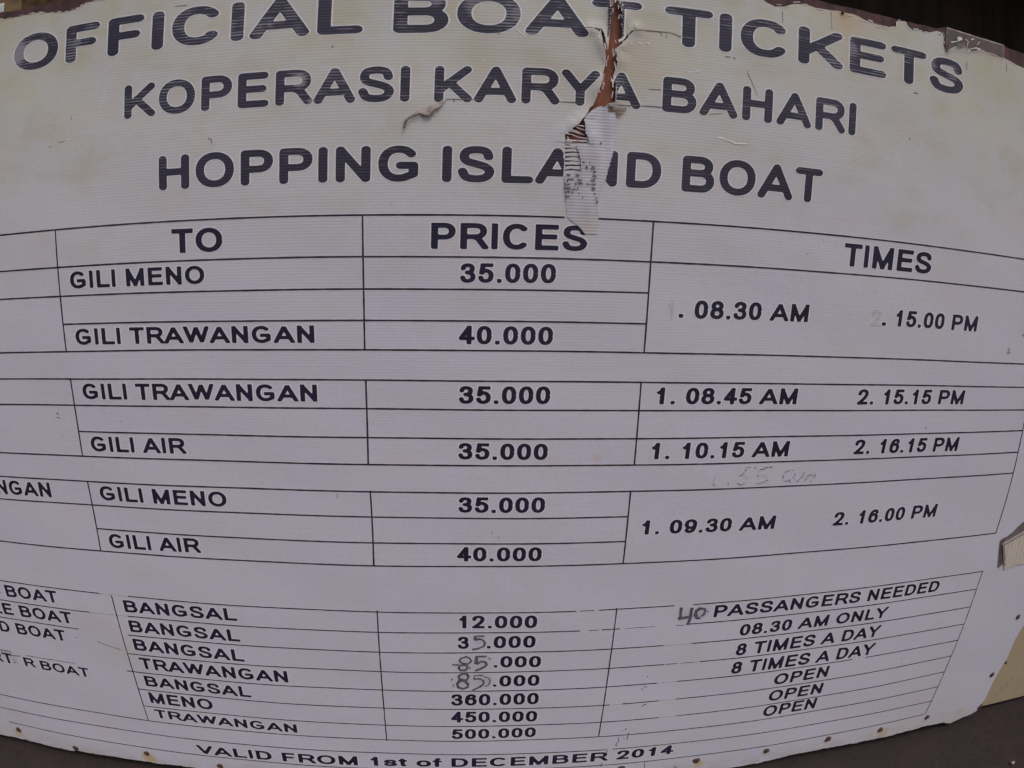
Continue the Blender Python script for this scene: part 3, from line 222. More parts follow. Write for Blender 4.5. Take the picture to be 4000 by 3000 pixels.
M['ghost'] = plain('faded_numeral', C(.385, .345, .355), .6, 60, .2, .05, color2=C(.44, .41, .44))
M['pen'] = plain('marker_pen', C(.045, .040, .055), .5, 120, -2.0, .05)
M['pencil'] = plain('faint_pen', C(.10, .09, .10), .7, 200, -1.5, .05)
M['faint'] = plain('rubbed_out_pen', C(.335, .325, .36), .6, 150, .3, .05, color2=C(.43, .42, .46))
M['mark'] = plain('dark_scratch', C(.07, .055, .05), .8, 200, -1.4, .2)
M['scuff'] = plain('pale_scuff', C(.80, .78, .76), .5, 100, .2, .2)
M['rung'] = plain('rust_show_through', C(.13, .06, .045), .8, 120, .7, .4)
M['gap_shade'] = plain('painted_gap_shade', C(.15, .115, .105), .8, 60, .5, .4)  # dark tone painted for the shade in and above the flap opening
M['scrape'] = plain('brown_scrape', C(.24, .17, .13), .8, 90, .5, .4)
def board_material():
    N = NT('rust_brown_board_paint'); v = N.pos((1, 1, .22)); n = N.noise(v, 70, 6, .7); b = N.noise(N.pos(), 14, 4)
    c = N.mix(N.ramp(n, .3, .72), C(.27, .088, .052), C(.17, .060, .042))
    c = N.mix(N.ramp(b, .35, .65, 0, .6), c, C(.10, .042, .04))
    c = N.mix(N.ramp(N.noise(N.pos((1, 1, .5)), 120, 3), .68, .74, 0, .6), c, C(.30, .24, .22))
    N.bsdf(c, .7, N.bump(n, .5, .001), .3); return N.m
M['board'] = board_material()
M['board_edge'] = plain('worn_board_edge', C(.085, .038, .040), .75, 60, .6, .6, (1, 1, .4), color2=C(.035, .018, .022))
M['rust'] = plain('rusty_nail_head', C(.09, .040, .028), .7, 300, -1.2, .9, color2=C(.030, .018, .020))
M['tape_plain'] = plain('matte_grey_tape', C(.47, .455, .525), .5, 22, .12, .25, (1, 1, .35), .4, .002, C(.45, .425, .44))
def tape_material():
    N = NT('translucent_grey_tape'); v = N.pos(); x, y, z = N.xyz(v)
    f = flutes(N, z); n = N.noise(N.pos((1, 1, .35)), 26, 5, .65); b = N.noise(v, 11, 3)
    c = N.mix(N.ramp(n, .3, .7), C(.455, .44, .51), C(.40, .385, .43))
    low = N.ramp(z, Z0+.125, Z0+.085)                     # where it lies flat the ribs show through and dirt has gathered
    c = N.mix(N.math('MULTIPLY', N.ramp(b, .40, .62), N.math('MULTIPLY', low, .55)), c, C(.40, .34, .30))
    c = N.mix(N.math('MULTIPLY', N.ramp(f, .4, 1), N.math('MULTIPLY', low, .22)), c, C(.25, .22, .22))
    c = N.mix(N.ramp(N.noise(N.pos((1, 1, 3)), 90, 4, .7), .58, .68, 0, .4), c, C(.30, .25, .22))
    N.bsdf(c, .38, N.bump(N.math('ADD', N.math('MULTIPLY', f, -.25), N.math('MULTIPLY', n, 2.2)), .35, .0012), .45)
    return N.m
M['tape'] = tape_material()
M['flap'] = plain('dirty_curled_plastic', C(.33, .28, .26), .6, 70, .45, .6, (1, 1, 1), .35)
def fluted_back():
    N = NT('fluted_sheet_back'); v = N.pos(); x, y, z = N.xyz(v)
    s = N.math('SINE', N.math('MULTIPLY', N.math('ADD', x, N.math('MULTIPLY', z, .18)), 2*math.pi/.0125))
    n = N.noise(v, 45, 4)
    c = N.mix(N.math('MULTIPLY', N.ramp(s, .55, 1.0, 0, .7), N.ramp(N.noise(N.pos((40, 1, 4)), 2, 3), .35, .65)), C(.47, .42, .375), C(.27, .22, .19))
    c = N.mix(N.ramp(n, .4, .75, 0, .4), c, C(.45, .36, .28))
    N.bsdf(c, .6, N.bump(N.math('MULTIPLY', s, -.5), .5, .001), .35); return N.m
M['back'] = fluted_back()
def clear_tape():
    N = NT('clear_packing_tape'); v = N.pos()
    tr = N.n('ShaderNodeBsdfTransparent'); tr.inputs[0].default_value = C(.93, .91, .92)
    gl = N.n('ShaderNodeBsdfGlossy'); gl.inputs['Roughness'].default_value = .2
    N.t.links.new(N.bump(N.noise(v, 40, 2), .25, .001), gl.inputs['Normal'])
    mx = N.n('ShaderNodeMixShader'); mx.inputs[0].default_value = .07
    N.t.links.new(tr.outputs[0], mx.inputs[1]); N.t.links.new(gl.outputs[0], mx.inputs[2]); N.t.links.new(mx.outputs[0], N.out.inputs[0])
    return N.m
M['clear'] = clear_tape()
M['tape_edge'] = plain('frayed_tape_edge', C(.42, .34, .34), .5, 90, .4, .2)
M['paper'] = plain('torn_paper', C(.72, .68, .62), .7, 120, .35, .5)
def cream_panel():
    N = NT('cream_painted_plywood'); v = N.pos((1, 1, .15)); n = N.noise(v, 40, 5, .6); b = N.noise(N.pos(), 6, 5)
    c = N.mix(N.ramp(n, .3, .7, 0, .5), C(.33, .262, .18), C(.29, .225, .15))
    c = N.mix(N.ramp(b, .45, .7, 0, .5), c, C(.36, .30, .21))
    c = N.mix(N.ramp(N.noise(N.pos(), 130, 4), .70, .76, 0, .7), c, C(.16, .10, .06))
    N.bsdf(c, .6, N.bump(n, .3, .001), .35); return N.m
M['cream'] = cream_panel()
def ground_material():
    N = NT('dark_trodden_concrete'); v = N.pos(); n = N.noise(v, 9, 7, .7); f = N.noise(v, 130, 4, .6); g = N.noise(v, 420, 2)
    c = N.mix(N.ramp(n, .3, .7), C(.034, .022, .021), C(.021, .0145, .016))
    c = N.mix(N.ramp(f, .35, .7, 0, .5), c, C(.042, .034, .034))
    c = N.mix(N.ramp(g, .62, .7, 0, .35), c, C(.07, .058, .056))
    h = N.math('ADD', N.math('MULTIPLY', f, .6), N.math('MULTIPLY', g, .4))
    N.bsdf(c, .85, N.bump(h, .6, .002), .25); return N.m
M['ground'] = ground_material()
M['dark_wood'] = plain('dark_stained_wall', C(.10, .066, .066), .8, 12, .5, .4, (1, 1, .15))
M['shade_panel'] = plain('brown_shade_panel', C(.06, .042, .034), .8, 12, .5, .4, (1, 1, .15))
M['roof'] = plain('weathered_roof_boards', C(.10, .075, .06), .8, 12, .5, .4)
M['ochre'] = plain('ochre_brown_timber', C(.20, .13, .065), .7, 30, .6, .5, (.3, 1, 1), color2=C(.075, .045, .028))
M['white'] = plain('pale_chipped_tile', C(.55, .56, .56), .5, 60, .3, .2)
M['stone'] = plain('pale_pebble', C(.40, .36, .30), .8, 200, .5, .5)

# ---------------------------------------------------------------- the slightly uneven surface of the sheet
HOLE_A = np.array(HOLE)
def seg_dist(px, py, poly, closed=True):
    a = np.asarray(poly, float); b = np.roll(a, -1, 0) if closed else a[1:]
    if not closed: a = a[:-1]
    d = np.full(px.shape, 1e9)
    for (ax, ay), (bx, by) in zip(a, b):
        vx, vy = bx-ax, by-ay; L = vx*vx+vy*vy+1e-18
        t = np.clip(((px-ax)*vx+(py-ay)*vy)/L, 0, 1)
        d = np.minimum(d, np.hypot(px-ax-t*vx, py-ay-t*vy))
    return d
def inside(px, py, poly):
    p = np.asarray(poly, float); q = np.roll(p, -1, 0); r = np.zeros(px.shape, bool)
    for (ax, ay), (bx, by) in zip(p, q):
        if ay == by: continue
        c = ((ay > py) != (by > py)) & (px < (bx-ax)*(py-ay)/(by-ay)+ax); r ^= c
    return r
TEAR_BOX = (HOLE_A[:, 0].min()-.05, HOLE_A[:, 0].max()+.05, HOLE_A[:, 1].min()-.05, HOLE_A[:, 1].max()+.05)
def lift(x, y):
    """height of the sheet's face towards the viewer"""
    x = np.asarray(x, float); y = np.asarray(y, float)
    h = .0011*np.sin(5.1*x+1.3*y+.6)+.0009*np.sin(9.3*y-3.1*x+1.1)+.0005*np.sin(19*x+7*y)+.0004*np.sin(31*y+11*x+2)
    m = (x > TEAR_BOX[0]) & (x < TEAR_BOX[1]) & (y > TEAR_BOX[2]) & (y < TEAR_BOX[3])
    if m.any():
        d = seg_dist(x[m], y[m], HOLE_A)
        e = np.where(y[m] < .12, .5, 1.0)
        h[m] += e*.0034*np.exp(-(d/.012)**2)*(1+.5*np.sin(90*y[m]+40*x[m]))
    return h

def link(name, V, F, mat, parent=None, smooth=False):
    me = bpy.data.meshes.new(name); me.from_pydata([tuple(map(float, v)) for v in V], [], [tuple(map(int, f)) for f in F]); me.update()
    o = bpy.data.objects.new(name, me); col.objects.link(o)
    for mm in (mat if isinstance(mat, (list, tuple)) else [mat]): me.materials.append(mm)
    if smooth: me.polygons.foreach_set('use_smooth', [True]*len(me.polygons))
    if parent is not None: o.parent = parent
    return o
def tag(o, label=None, cat=None, group=None, kind=None):
    for k, v in (('label', label), ('category', cat), ('group', group), ('kind', kind)):
        if v: o[k] = v
def empty(name, loc=(0, 0, 0)):
    o = bpy.data.objects.new(name, None); col.objects.link(o); o.location = loc; o.empty_display_size = .1; return o
def face3(xy, h):
    """board coordinates -> sign coordinates, h = height above the sheet's face"""
    x = xy[:, 0]; y = xy[:, 1]
    return np.stack([x, -(lift(x, y)+h), y+Z0], 1)

# ---------------------------------------------------------------- raster -> polygon mesh (marching squares)
def contour(D, x0, y0, cx, cy):
    """faces of the region where D < 0 on a grid (D[j, i] at x0+i*cx, y0+j*cy)"""
    V = []; F = []; idx = {}
    def vid(key, x, y):
        k = idx.get(key)
        if k is None: k = idx[key] = len(V); V.append((x, y))
        return k
    nj, ni = D.shape
    inn = D < 0
    cnt = inn[:-1, :-1].astype(int)+inn[1:, :-1]+inn[:-1, 1:]+inn[1:, 1:]
    for j, i in zip(*np.nonzero(cnt)):
        cs = [(i, j), (i+1, j), (i+1, j+1), (i, j+1)]
        poly = []
        for k in range(4):
            a = cs[k]; b = cs[(k+1) % 4]
            da = D[a[1], a[0]]; db = D[b[1], b[0]]
            if da < 0: poly.append(vid(a, x0+a[0]*cx, y0+a[1]*cy))
            if (da < 0) != (db < 0):
                t = da/(da-db); e = (min(a, b), max(a, b))
                poly.append(vid(e, x0+(a[0]+(b[0]-a[0])*t)*cx, y0+(a[1]+(b[1]-a[1])*t)*cy))
        if len(poly) >= 3: F.append(poly)
    return np.array(V).reshape(-1, 2), F

# ---------------------------------------------------------------- lettering: strokes of each character
def arc(cx, cy, rx, ry, a0, a1, n=22, p=2.2):
    out = []
    for k in range(n+1):
        a = math.radians(a0+(a1-a0)*k/n); c, s = math.cos(a), math.sin(a)
        out.append((cx+rx*math.copysign(abs(c)**(2/p), c), cy+ry*math.copysign(abs(s)**(2/p), s)))
    return out
def spline(pts, n=6):
    P_ = [pts[0]]+list(pts)+[pts[-1]]; out = []
    for i in range(1, len(P_)-2):
        p0, p1, p2, p3 = P_[i-1:i+3]
        for k in range(n):
            t = k/n
            out.append(tuple(.5*((2*p1[d])+(-p0[d]+p2[d])*t+(2*p0[d]-5*p1[d]+4*p2[d]-p3[d])*t*t+(-p0[d]+3*p1[d]-3*p2[d]+p3[d])*t**3) for d in (0, 1)))
    return out+[pts[-1]]
S_PTS = [(.95, .76), (.84, .94), (.5, 1), (.15, .94), (.05, .75), (.17, .60), (.5, .51), (.85, .41), (1, .25), (.86, .06), (.5, 0), (.14, .06), (0, .25)]
def st(pts, e0=1.0, e1=1.0): return (list(pts), e0, e1)
G = {   # advance, left bearing, ink width (em), strokes
 'A': (.722, .0, .722, [st([(.02, 0), (.5, 1)], 2, .4), st([(.98, 0), (.5, 1)], 2, .4), st([(.2, .27), (.8, .27)], 0, 0)]),
 'B': (.722, .073, .60, [st([(0, 0), (0, 1)]), st([(0, 1), (.52, 1)]+arc(.55, .77, .37, .23, 90, -90, 14)+[(0, .54)], 1, 0), st([(0, .54), (.55, .54)]+arc(.6, .27, .40, .27, 90, -90, 14)+[(0, 0)], 0, 1)]),
 'C': (.722, .048, .63, [st(arc(.5, .5, .5, .5, 40, 320, 36), 0, 0)]),
 'D': (.722, .073, .60, [st([(0, 0), (0, 1)]), st([(0, 1), (.38, 1)]+arc(.42, .5, .58, .5, 90, -90, 22)+[(0, 0)], 1, 1)]),
 'E': (.667, .073, .55, [st([(0, 0), (0, 1)]), st([(0, 1), (.97, 1)]), st([(0, .53), (.90, .53)]), st([(0, 0), (1, 0)])]),
 'F': (.611, .074, .49, [st([(0, 0), (0, 1)]), st([(0, 1), (1, 1)]), st([(0, .5), (.86, .5)])]),
 'G': (.778, .046, .66, [st(arc(.5, .5, .5, .5, 40, 300, 34)+[(.97, .14), (.97, .44), (.56, .44)], 0, 1)]),
 'H': (.722, .073, .575, [st([(0, 0), (0, 1)]), st([(1, 0), (1, 1)]), st([(0, .52), (1, .52)], 0, 0)]),
 'I': (.278, .066, .147, [st([(.5, 0), (.5, 1)])]),
 'K': (.722, .074, .645, [st([(0, 0), (0, 1)]), st([(.93, 1), (0, .28)], 2.5, 0), st([(.34, .56), (.96, 0)], 0, 2.5)]),
 'L': (.611, .077, .515, [st([(0, 0), (0, 1)]), st([(0, 0), (1, 0)])]),
 'M': (.833, .07, .69, [st([(0, 0), (0, 1)]), st([(1, 0), (1, 1)]), st([(0, 1), (.5, .0)], 1, 0), st([(1, 1), (.5, .0)], 1, 0), st([(.5, .3), (.5, 0)], 0, 1)]),
 'N': (.722, .073, .57, [st([(0, 0), (0, 1)]), st([(1, 0), (1, 1)]), st([(0, 1), (1, 0)], 1, 1)]),
 'O': (.778, .043, .69, [st(arc(.5, .5, .5, .5, 0, 360, 44, 2.15), 0, 0)]),
 'P': (.667, .073, .56, [st([(0, 0), (0, 1)]), st([(0, 1), (.5, 1)]+arc(.55, .72, .45, .28, 90, -90, 16)+[(0, .44)], 1, 0)]),
 'R': (.722, .073, .655, [st([(0, 0), (0, 1)]), st([(0, 1), (.52, 1)]+arc(.55, .735, .36, .265, 90, -90, 16)+[(0, .47)], 1, 0), st([(.48, .47), (.68, .38), (.97, 0)], 0, 2.5)]),
 'S': (.667, .036, .59, [st(spline(S_PTS), 0, 0)]),
 'T': (.611, .021, .57, [st([(0, 1), (1, 1)]), st([(.5, 1), (.5, 0)])]),
 'V': (.667, .0, .665, [st([(.02, 1), (.5, 0)], 2, .4), st([(.98, 1), (.5, 0)], 2, .4)]),
 'W': (.944, .004, .936, [st([(.01, 1), (.25, 0)], 2, .4), st([(.5, 1), (.25, 0)], .4, .4), st([(.5, 1), (.75, 0)], .4, .4), st([(.99, 1), (.75, 0)], 2, .4)]),
 'Y': (.667, .0, .665, [st([(.02, 1), (.5, .42), (.5, 0)], 2, 1), st([(.98, 1), (.5, .42), (.5, 0)], 2, 1)]),
 '0': (.556, .04, .475, [st(arc(.5, .5, .5, .5, 0, 360, 40, 2.35), 0, 0)]),
 '1': (.556, .078, .315, [st([(.97, 0), (.97, 1)]), st([(.97, 1.0), (.6, .80), (.0, .70)], 0, .4)]),
 '2': (.556, .024, .485, [st(spline([(.03, .70), (.12, .92), (.5, 1), (.88, .93), (.97, .73), (.80, .47), (.42, .22), (.10, .0)]), 0, 0), st([(.06, 0), (1, 0)])]),
 '3': (.556, .037, .48, [st(spline([(.04, .77), (.15, .94), (.5, 1), (.84, .93), (.92, .76), (.78, .58), (.40, .54)]), 0, 0), st(spline([(.40, .54), (.84, .47), (1, .28), (.87, .07), (.5, 0), (.14, .06), (0, .25)]), 0, 0)]),
 '4': (.556, .02, .515, [st([(.70, 1), (0, .27)], .5, .6), st([(0, .27), (1, .27)], .5, 1), st([(.72, 1), (.72, 0)])]),
 '5': (.556, .04, .48, [st([(.95, 1), (.20, 1)]), st([(.20, 1), (.08, .50)], 0, .6), st(spline([(.10, .50), (.30, .62), (.60, .65), (.92, .52), (1, .32), (.88, .09), (.5, 0), (.14, .06), (0, .24)]), 0, 0)]),
 '6': (.556, .04, .48, [st(arc(.5, .32, .5, .32, 0, 360, 34), 0, 0), st(spline([(.95, .80), (.82, .95), (.52, 1), (.16, .86), (.01, .55), (0, .30)]), 0, 0)]),
 '8': (.556, .04, .48, [st(arc(.5, .77, .43, .23, 0, 360, 30), 0, 0), st(arc(.5, .27, .5, .27, 0, 360, 32), 0, 0)]),
 '9': (.556, .04, .48, [st(arc(.5, .68, .5, .32, 0, 360, 34), 0, 0), st(spline([(.05, .20), (.18, .05), (.48, 0), (.84, .14), (.99, .45), (1, .70)]), 0, 0)]),
 '.': (.278, .068, .147, [st([(.5, 0), (.5, .02)])]),
 's': (.556, .03, .49, [st(spline([(a, b*.665) for a, b in S_PTS]), 0, 0)]),
 't': (.333, .01, .31, [st([(.45, .95), (.45, .14), (.62, 0), (1, .01)], 0, .6), st([(0, .665), (1, .665)])]),
 'o': (.611, .04, .53, [st(arc(.5, .332, .5, .332, 0, 360, 32), 0, 0)]),
 'f': (.333, .01, .34, [st([(.42, 0), (.42, .80), (.58, 1), (1, 1)], 1, .4), st([(0, .665), (.95, .665)])]),
}
CAPH = .716
STYLE = {'b': (.222, 1.15, False), 'r': (.215, 1.08, True), 'w': (.215, 1.12, False), 'g': (.208, 1.17, False)}
def stroke_sdf(X, Y, pts, e0, e1, r, rnd):
    d = np.full(X.shape, 1e9); n = len(pts)-1
    for i in range(n):
        (ax, ay), (bx, by) = pts[i], pts[i+1]
        L = math.hypot(bx-ax, by-ay)
        if L < 1e-7: continue
        ux, uy = (bx-ax)/L, (by-ay)/L
        t = (X-ax)*ux+(Y-ay)*uy; p = np.abs(-(X-ax)*uy+(Y-ay)*ux)
        c = np.hypot(t-np.clip(t, 0, L), p)-r
        if not rnd:
            if i == 0: c = np.where(t < 0, np.maximum(p-r, -e0*r-t), c)
            if i == n-1: c = np.where(t > L, np.maximum(p-r, t-L-e1*r), c)
        d = np.minimum(d, c)
    return d
_cache = {}
def glyph(ch, style, nv, grow=0.0, sx=1.0):
    """mesh of one character in cap-height units; grow = outline widened (cap heights)"""
    key = (ch, style, nv, round(grow, 3), round(sx, 2))
    if key in _cache: return _cache[key]
    stem, k, rnd = STYLE[style]
    adv, lsb, iw, strokes = G[ch]
    W = iw/CAPH; r = stem/2
    c = 1.0/nv
    pad = grow+2*c
    ni = int((W+2*pad)/c)+2; nj = int((1+2*pad)/c)+2
    gx = -pad+np.arange(ni)*c; gy = -pad+np.arange(nj)*c
    X, Y = np.meshgrid(gx, gy); Yk = Y*k
    D = np.full(X.shape, 1e9)
    for pts, e0, e1 in strokes:
        q = [(r+a*(W-2*r), r+b*(k-2*r)) for a, b in pts]
        D = np.minimum(D, stroke_sdf(X, Yk, q, e0, e1, r, rnd))
    if not rnd:
        D = np.maximum(D, np.maximum(np.maximum(-Yk, Yk-k), np.maximum(-X, X-W)))
    V, F = contour(D-grow, gx[0], gy[0], c, c)
    _cache[key] = (V, F); return V, F

def lay_out(text):
    x = 0; out = []
    for ch in text:
        if ch == ' ': x += .278/CAPH; continue
        adv, lsb, iw, _ = G[ch]; out.append((ch, x+lsb/CAPH)); x += adv/CAPH
    last = G[text[-1]]
    x0 = out[0][1]; x1 = out[-1][1]+last[2]/CAPH
    return [(c, q-x0) for c, q in out], x1-x0

def join(parts):
    V = []; F = []; o = 0
    for v, f in parts:
        V.append(v); F += [[i+o for i in p] for p in f]; o += len(v)
    return (np.concatenate(V) if V else np.zeros((0, 2))), F

HOLES = [HOLE_A]+[np.array(r) for r in RUNGS]
def clip(V, F, polys):
    if not len(V): return V, F
    keep = np.ones(len(V), bool); hit = False
    for p in polys:
        p = np.asarray(p)
        if V[:, 0].max() < p[:, 0].min() or V[:, 0].min() > p[:, 0].max() or V[:, 1].max() < p[:, 1].min() or V[:, 1].min() > p[:, 1].max(): continue
        keep &= ~inside(V[:, 0], V[:, 1], p); hit = True
    if not hit: return V, F
    F = [f for f in F if all(keep[i] for i in f)]
    used = sorted({i for f in F for i in f}); mp = {a: b for b, a in enumerate(used)}
    return V[used], [[mp[i] for i in f] for f in F]

HALO_PARTS = []; HALO = .0017; HALO_BIG = .0017
def word(entry, sheet, mat, halo=True):
    """a printed line; every word becomes an object of its own"""
    text, style, xl, xr, k, c0, H = entry
    lay, w = lay_out(text)
    big = style == 'r'
    nv = 44 if big else 24
    sx = (xr-xl)/w
    if text == '.': sx = (xr-xl)/w
    hs = []
    i0 = 0
    for wd in text.split(' '):
        chars = lay[i0:i0+len(wd)]; i0 += len(wd)
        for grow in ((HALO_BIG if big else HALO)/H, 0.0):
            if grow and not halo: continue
            ps = []
            for ch, x in chars:
                v, f = glyph(ch, style, nv, grow)
                X = xl+(x+v[:, 0])*sx
                ps.append((np.stack([X, c0+k*X+v[:, 1]*H], 1), f))
            V, F = join(ps)
            V, F = clip(V, F, HOLES+([NCLIP] if text == 'ISLAND' else []))
            if not len(F): continue
            if grow: HALO_PARTS.append((face3(V, .00022), F)); continue
            o = link('lettering', face3(V, .00045), F, mat, sheet)
            o['label'] = ('faded navy rounded capitals reading ' if big else 'navy bold characters reading ')+wd
            hs.append(o)
    return hs

def ribbon(name, lines, mat, sheet, h, cell=.0006, wob=0.0, halo=0.0, clipp=None, kind=None):
    """pen strokes and scratches: polylines of given width turned into one flat mesh following the sheet"""
    ps = []
    for w, pts in lines:
        pts = [tuple(p) for p in pts]
        if len(pts) == 1: pts = pts*2
        V = []; F = []
        # dense centre line
        dn = [pts[0]]
        for a, b in zip(pts[:-1], pts[1:]):
            L = math.hypot(b[0]-a[0], b[1]-a[1]); n = max(1, int(L/.012))
            for i in range(1, n+1): dn.append((a[0]+(b[0]-a[0])*i/n, a[1]+(b[1]-a[1])*i/n))
        dn = np.array(dn)
        if len(dn) < 2: continue
        tg = np.gradient(dn, axis=0); tg /= (np.linalg.norm(tg, axis=1, keepdims=True)+1e-12)
        nr = np.stack([-tg[:, 1], tg[:, 0]], 1)
        ww = (w/2+halo)*(1+wob*rng.uniform(-1, 1, len(dn)))
        e = tg*(w*.2+halo)
        dn[0] -= e[0]; dn[-1] += e[-1]
        a = dn+nr*ww[:, None]; b = dn-nr*ww[:, None]
        V = np.concatenate([a, b]); n = len(dn)
        F = [[i, i+n, i+n+1, i+1] for i in range(n-1)]
        ps.append((V, F))
    V, F = join(ps)
    if clipp is not None: V, F = clip(V, F, clipp)
    o = link(name, face3(V, h), F, mat, sheet)
    if kind or name in ('faint_handwriting', 'broken_letter_marks', 'cracks', 'scuffs', 'tape_marks', 'exposed_scrape', 'torn_lip', 'flap_crease', 'tape_edge', 'tape_fold', 'paper_scrap', 'edge_sliver', 'torn_fibre'): o['kind'] = kind or 'stuff'
    return o

# ================================================================ the setting
gv = [(-30, -30, 0), (30, -30, 0), (30, 30, 0), (-30, 30, 0)]
N_ = 60
gx = np.concatenate([[-30, -12, -5], np.linspace(-2.5, 3.2, N_), [6, 12, 30]]); gy = np.concatenate([[-30, -12, -5], np.linspace(-2.5, 2.2, N_), [5, 12, 30]])
GV = [(x, y, .003*math.sin(3.1*x+1.7*y)+.002*math.sin(9*x-5*y)-.004) for y in gy for x in gx]
nx = len(gx); GF = [(j*nx+i, j*nx+i+1, (j+1)*nx+i+1, (j+1)*nx+i) for j in range(len(gy)-1) for i in range(nx-1)]
o = link('ground', GV, GF, M['ground'], smooth=True); tag(o, kind='structure')

def box(name, lo, hi, mat, parent=None, bev=.0, seg=1):
    x0, y0, z0 = lo; x1, y1, z1 = hi
    V = [(x0, y0, z0), (x1, y0, z0), (x1, y1, z0), (x0, y1, z0), (x0, y0, z1), (x1, y0, z1), (x1, y1, z1), (x0, y1, z1)]
    F = [(0, 3, 2, 1), (4, 5, 6, 7), (0, 1, 5, 4), (1, 2, 6, 5), (2, 3, 7, 6), (3, 0, 4, 7)]
    o = link(name, V, F, mat, parent)
    if bev:
        md = o.modifiers.new('bevel', 'BEVEL'); md.width = bev; md.segments = 2
    return o

# ticket booth that the sign hangs on: cream front, dark inside, roof above
booth = empty('ticket_booth', (.3, .9, 0))
tag(booth, 'ticket booth with cream plywood front and dark open inside, behind the white price board', 'booth')
def bx(name, lo, hi, mat, bev=0.0):
    o = box(name, lo, hi, mat, None, bev); o.parent = booth; o.location = (-.3, -.9, 0); return o
# front panel with a bottom edge that sags towards the left
pz = Z0+.36
V = []; n = 14
for i in range(n+1):
    x = -1.9+i*(4.9)/n
    zb = max(.003, .020-.10*(x-1.59)) if x < 1.85 else .003
    V += [(x, .030, zb), (x, .030, pz), (x, .048, zb), (x, .048, pz)]
F = []
for i in range(n):
    a = i*4; b = a+4
    F += [(a, b, b+1, a+1), (a+2, a+3, b+3, b+2), (a+1, b+1, b+3, a+3), (a, a+2, b+2, b)]
F += [(0, 1, 3, 2), (4*n, 4*n+2, 4*n+3, 4*n+1)]
o = link('front_panel', V, F, M['cream']); o.parent = booth; o.location = (-.3, -.9, 0)
bx('wall', (-2.2, 1.75, 0), (3.4, 1.80, 2.5), M['dark_wood'])
bx('wall', (-2.2, .05, 0), (-2.15, 1.74, 2.5), M['dark_wood'])
bx('wall', (3.35, .05, 0), (3.40, 1.74, 2.5), M['dark_wood'])
bx('added_shade_panel', (-1.62, -.80, .0), (-1.59, .028, 2.3), M['shade_panel'])  # unseen panel added to darken the sheet's left end like lens falloff
bx('added_shade_panel', (2.35, -.80, .0), (2.38, .028, 2.3), M['shade_panel'])  # unseen counterpart added to dim the right end
bx('roof', (-2.5, -.06, 2.51), (3.7, 2.0, 2.56), M['roof'])
bx('floor', (-2.14, .06, .002), (3.34, 1.74, .03), M['dark_wood'])
# small dark marks low on the cream panel
mk = [((1.665, .105), (1.672, .10)), ((1.652, .085), (1.658, .089)), ((1.640, .068), (1.646, .072)), ((1.625, .05), (1.633, .054)), ((1.71, .14), (1.72, .139)), ((1.66, .075), (1.664, .080))]
V = []; F = []
for (ax, az), (bx_, bz) in mk:
    k = len(V); V += [(ax, .0285, az-.0015), (bx_, .0285, bz-.001), (bx_, .0285, bz+.0015), (ax, .0285, az+.001)]; F.append((k, k+1, k+2, k+3))
o = link('panel_marks', V, F, M['mark']); o['kind'] = 'stuff'; o.parent = booth; o.location = (-.3, -.9, 0)

o = box('timber_ledge', (-1.6, .052, Z0+.34), (-.655, .30, Z0+.447), M['ochre'], None, .004)
tag(o, 'ochre brown timber ledge behind the top left corner of the board', 'ledge')
o = box('plastic_tag', (-.80, .0485, Z0+.4085), (-.6935, .0515, Z0+.4265), M['white'], None, .003)
tag(o, 'small pale plastic tag stuck on the face of the timber ledge', 'tag')

# pale pebble on the ground below the cream panel
V = []; F = []
nu, nvv = 10, 6
for j in range(nvv+1):
    a = math.pi*j/nvv-math.pi/2
    for i in range(nu):
        b = 2*math.pi*i/nu; rr = 1+.22*math.sin(3*b+1)+.15*math.cos(2*a+b)
        V.append((.0075*rr*math.cos(a)*math.cos(b), .006*rr*math.cos(a)*math.sin(b), .0045*math.sin(a)+.004))
for j in range(nvv):
    for i in range(nu): F.append((j*nu+i, j*nu+(i+1) % nu, (j+1)*nu+(i+1) % nu, (j+1)*nu+i))
o = link('pebble', V, F, M['stone'], smooth=True); o.location = (1.574, -.205, -.002)
tag(o, 'tiny pale pebble on the dark ground under the cream panel', 'pebble')

# ================================================================ the sign
sign = empty('ticket_sign', (0, 0, 0))
tag(sign, 'large torn white boat ticket price board with navy lettering, nailed to the booth front', 'sign')

# --- brown backing board
BT = [(-1.30, .398)]+[p for p in BOARD_TOP]+[(1.532, .405)]
BT = sorted(BT)
YB = .0060
V = []; F = []
n = len(BT)
for x, y in BT:
    V += [(x, YB, Z0+y), (x, YB, Z0-1.19), (x, YB+.018, Z0+y), (x, YB+.018, Z0-1.19)]
for i in range(n-1):
    a = i*4; b = a+4
    F += [(a+1, b+1, b, a), (a+2, b+2, b+3, a+3), (a, b, b+2, a+2), (a+1, a+3, b+3, b+1)]
F += [(0, 2, 3, 1), (4*n-4, 4*n-3, 4*n-1, 4*n-2)]
board = link('backing_board', V, F, M['board'], sign)
# the strip of bare rim above the sheet: darker, worn
rim = [(x, y) for x, y in BT]
V = []; F = []
rr = np.linspace(-1.3, 1.532, 260); ry = np.interp(rr, [p[0] for p in BT], [p[1] for p in BT])
for x, y in zip(rr, ry):
    V += [(x, YB-.0012, Z0+y+.0006+.0008*random.uniform(-1, 1)), (x, YB-.0014, Z0+y-.045), (x, YB+.0185, Z0+y+.0012)]
for i in range(len(rr)-1):
    a = i*3; b = a+3; F += [(a+1, b+1, b, a), (a, b, b+2, a+2)]
link('worn_rim', V, F, M['board_edge'], sign)

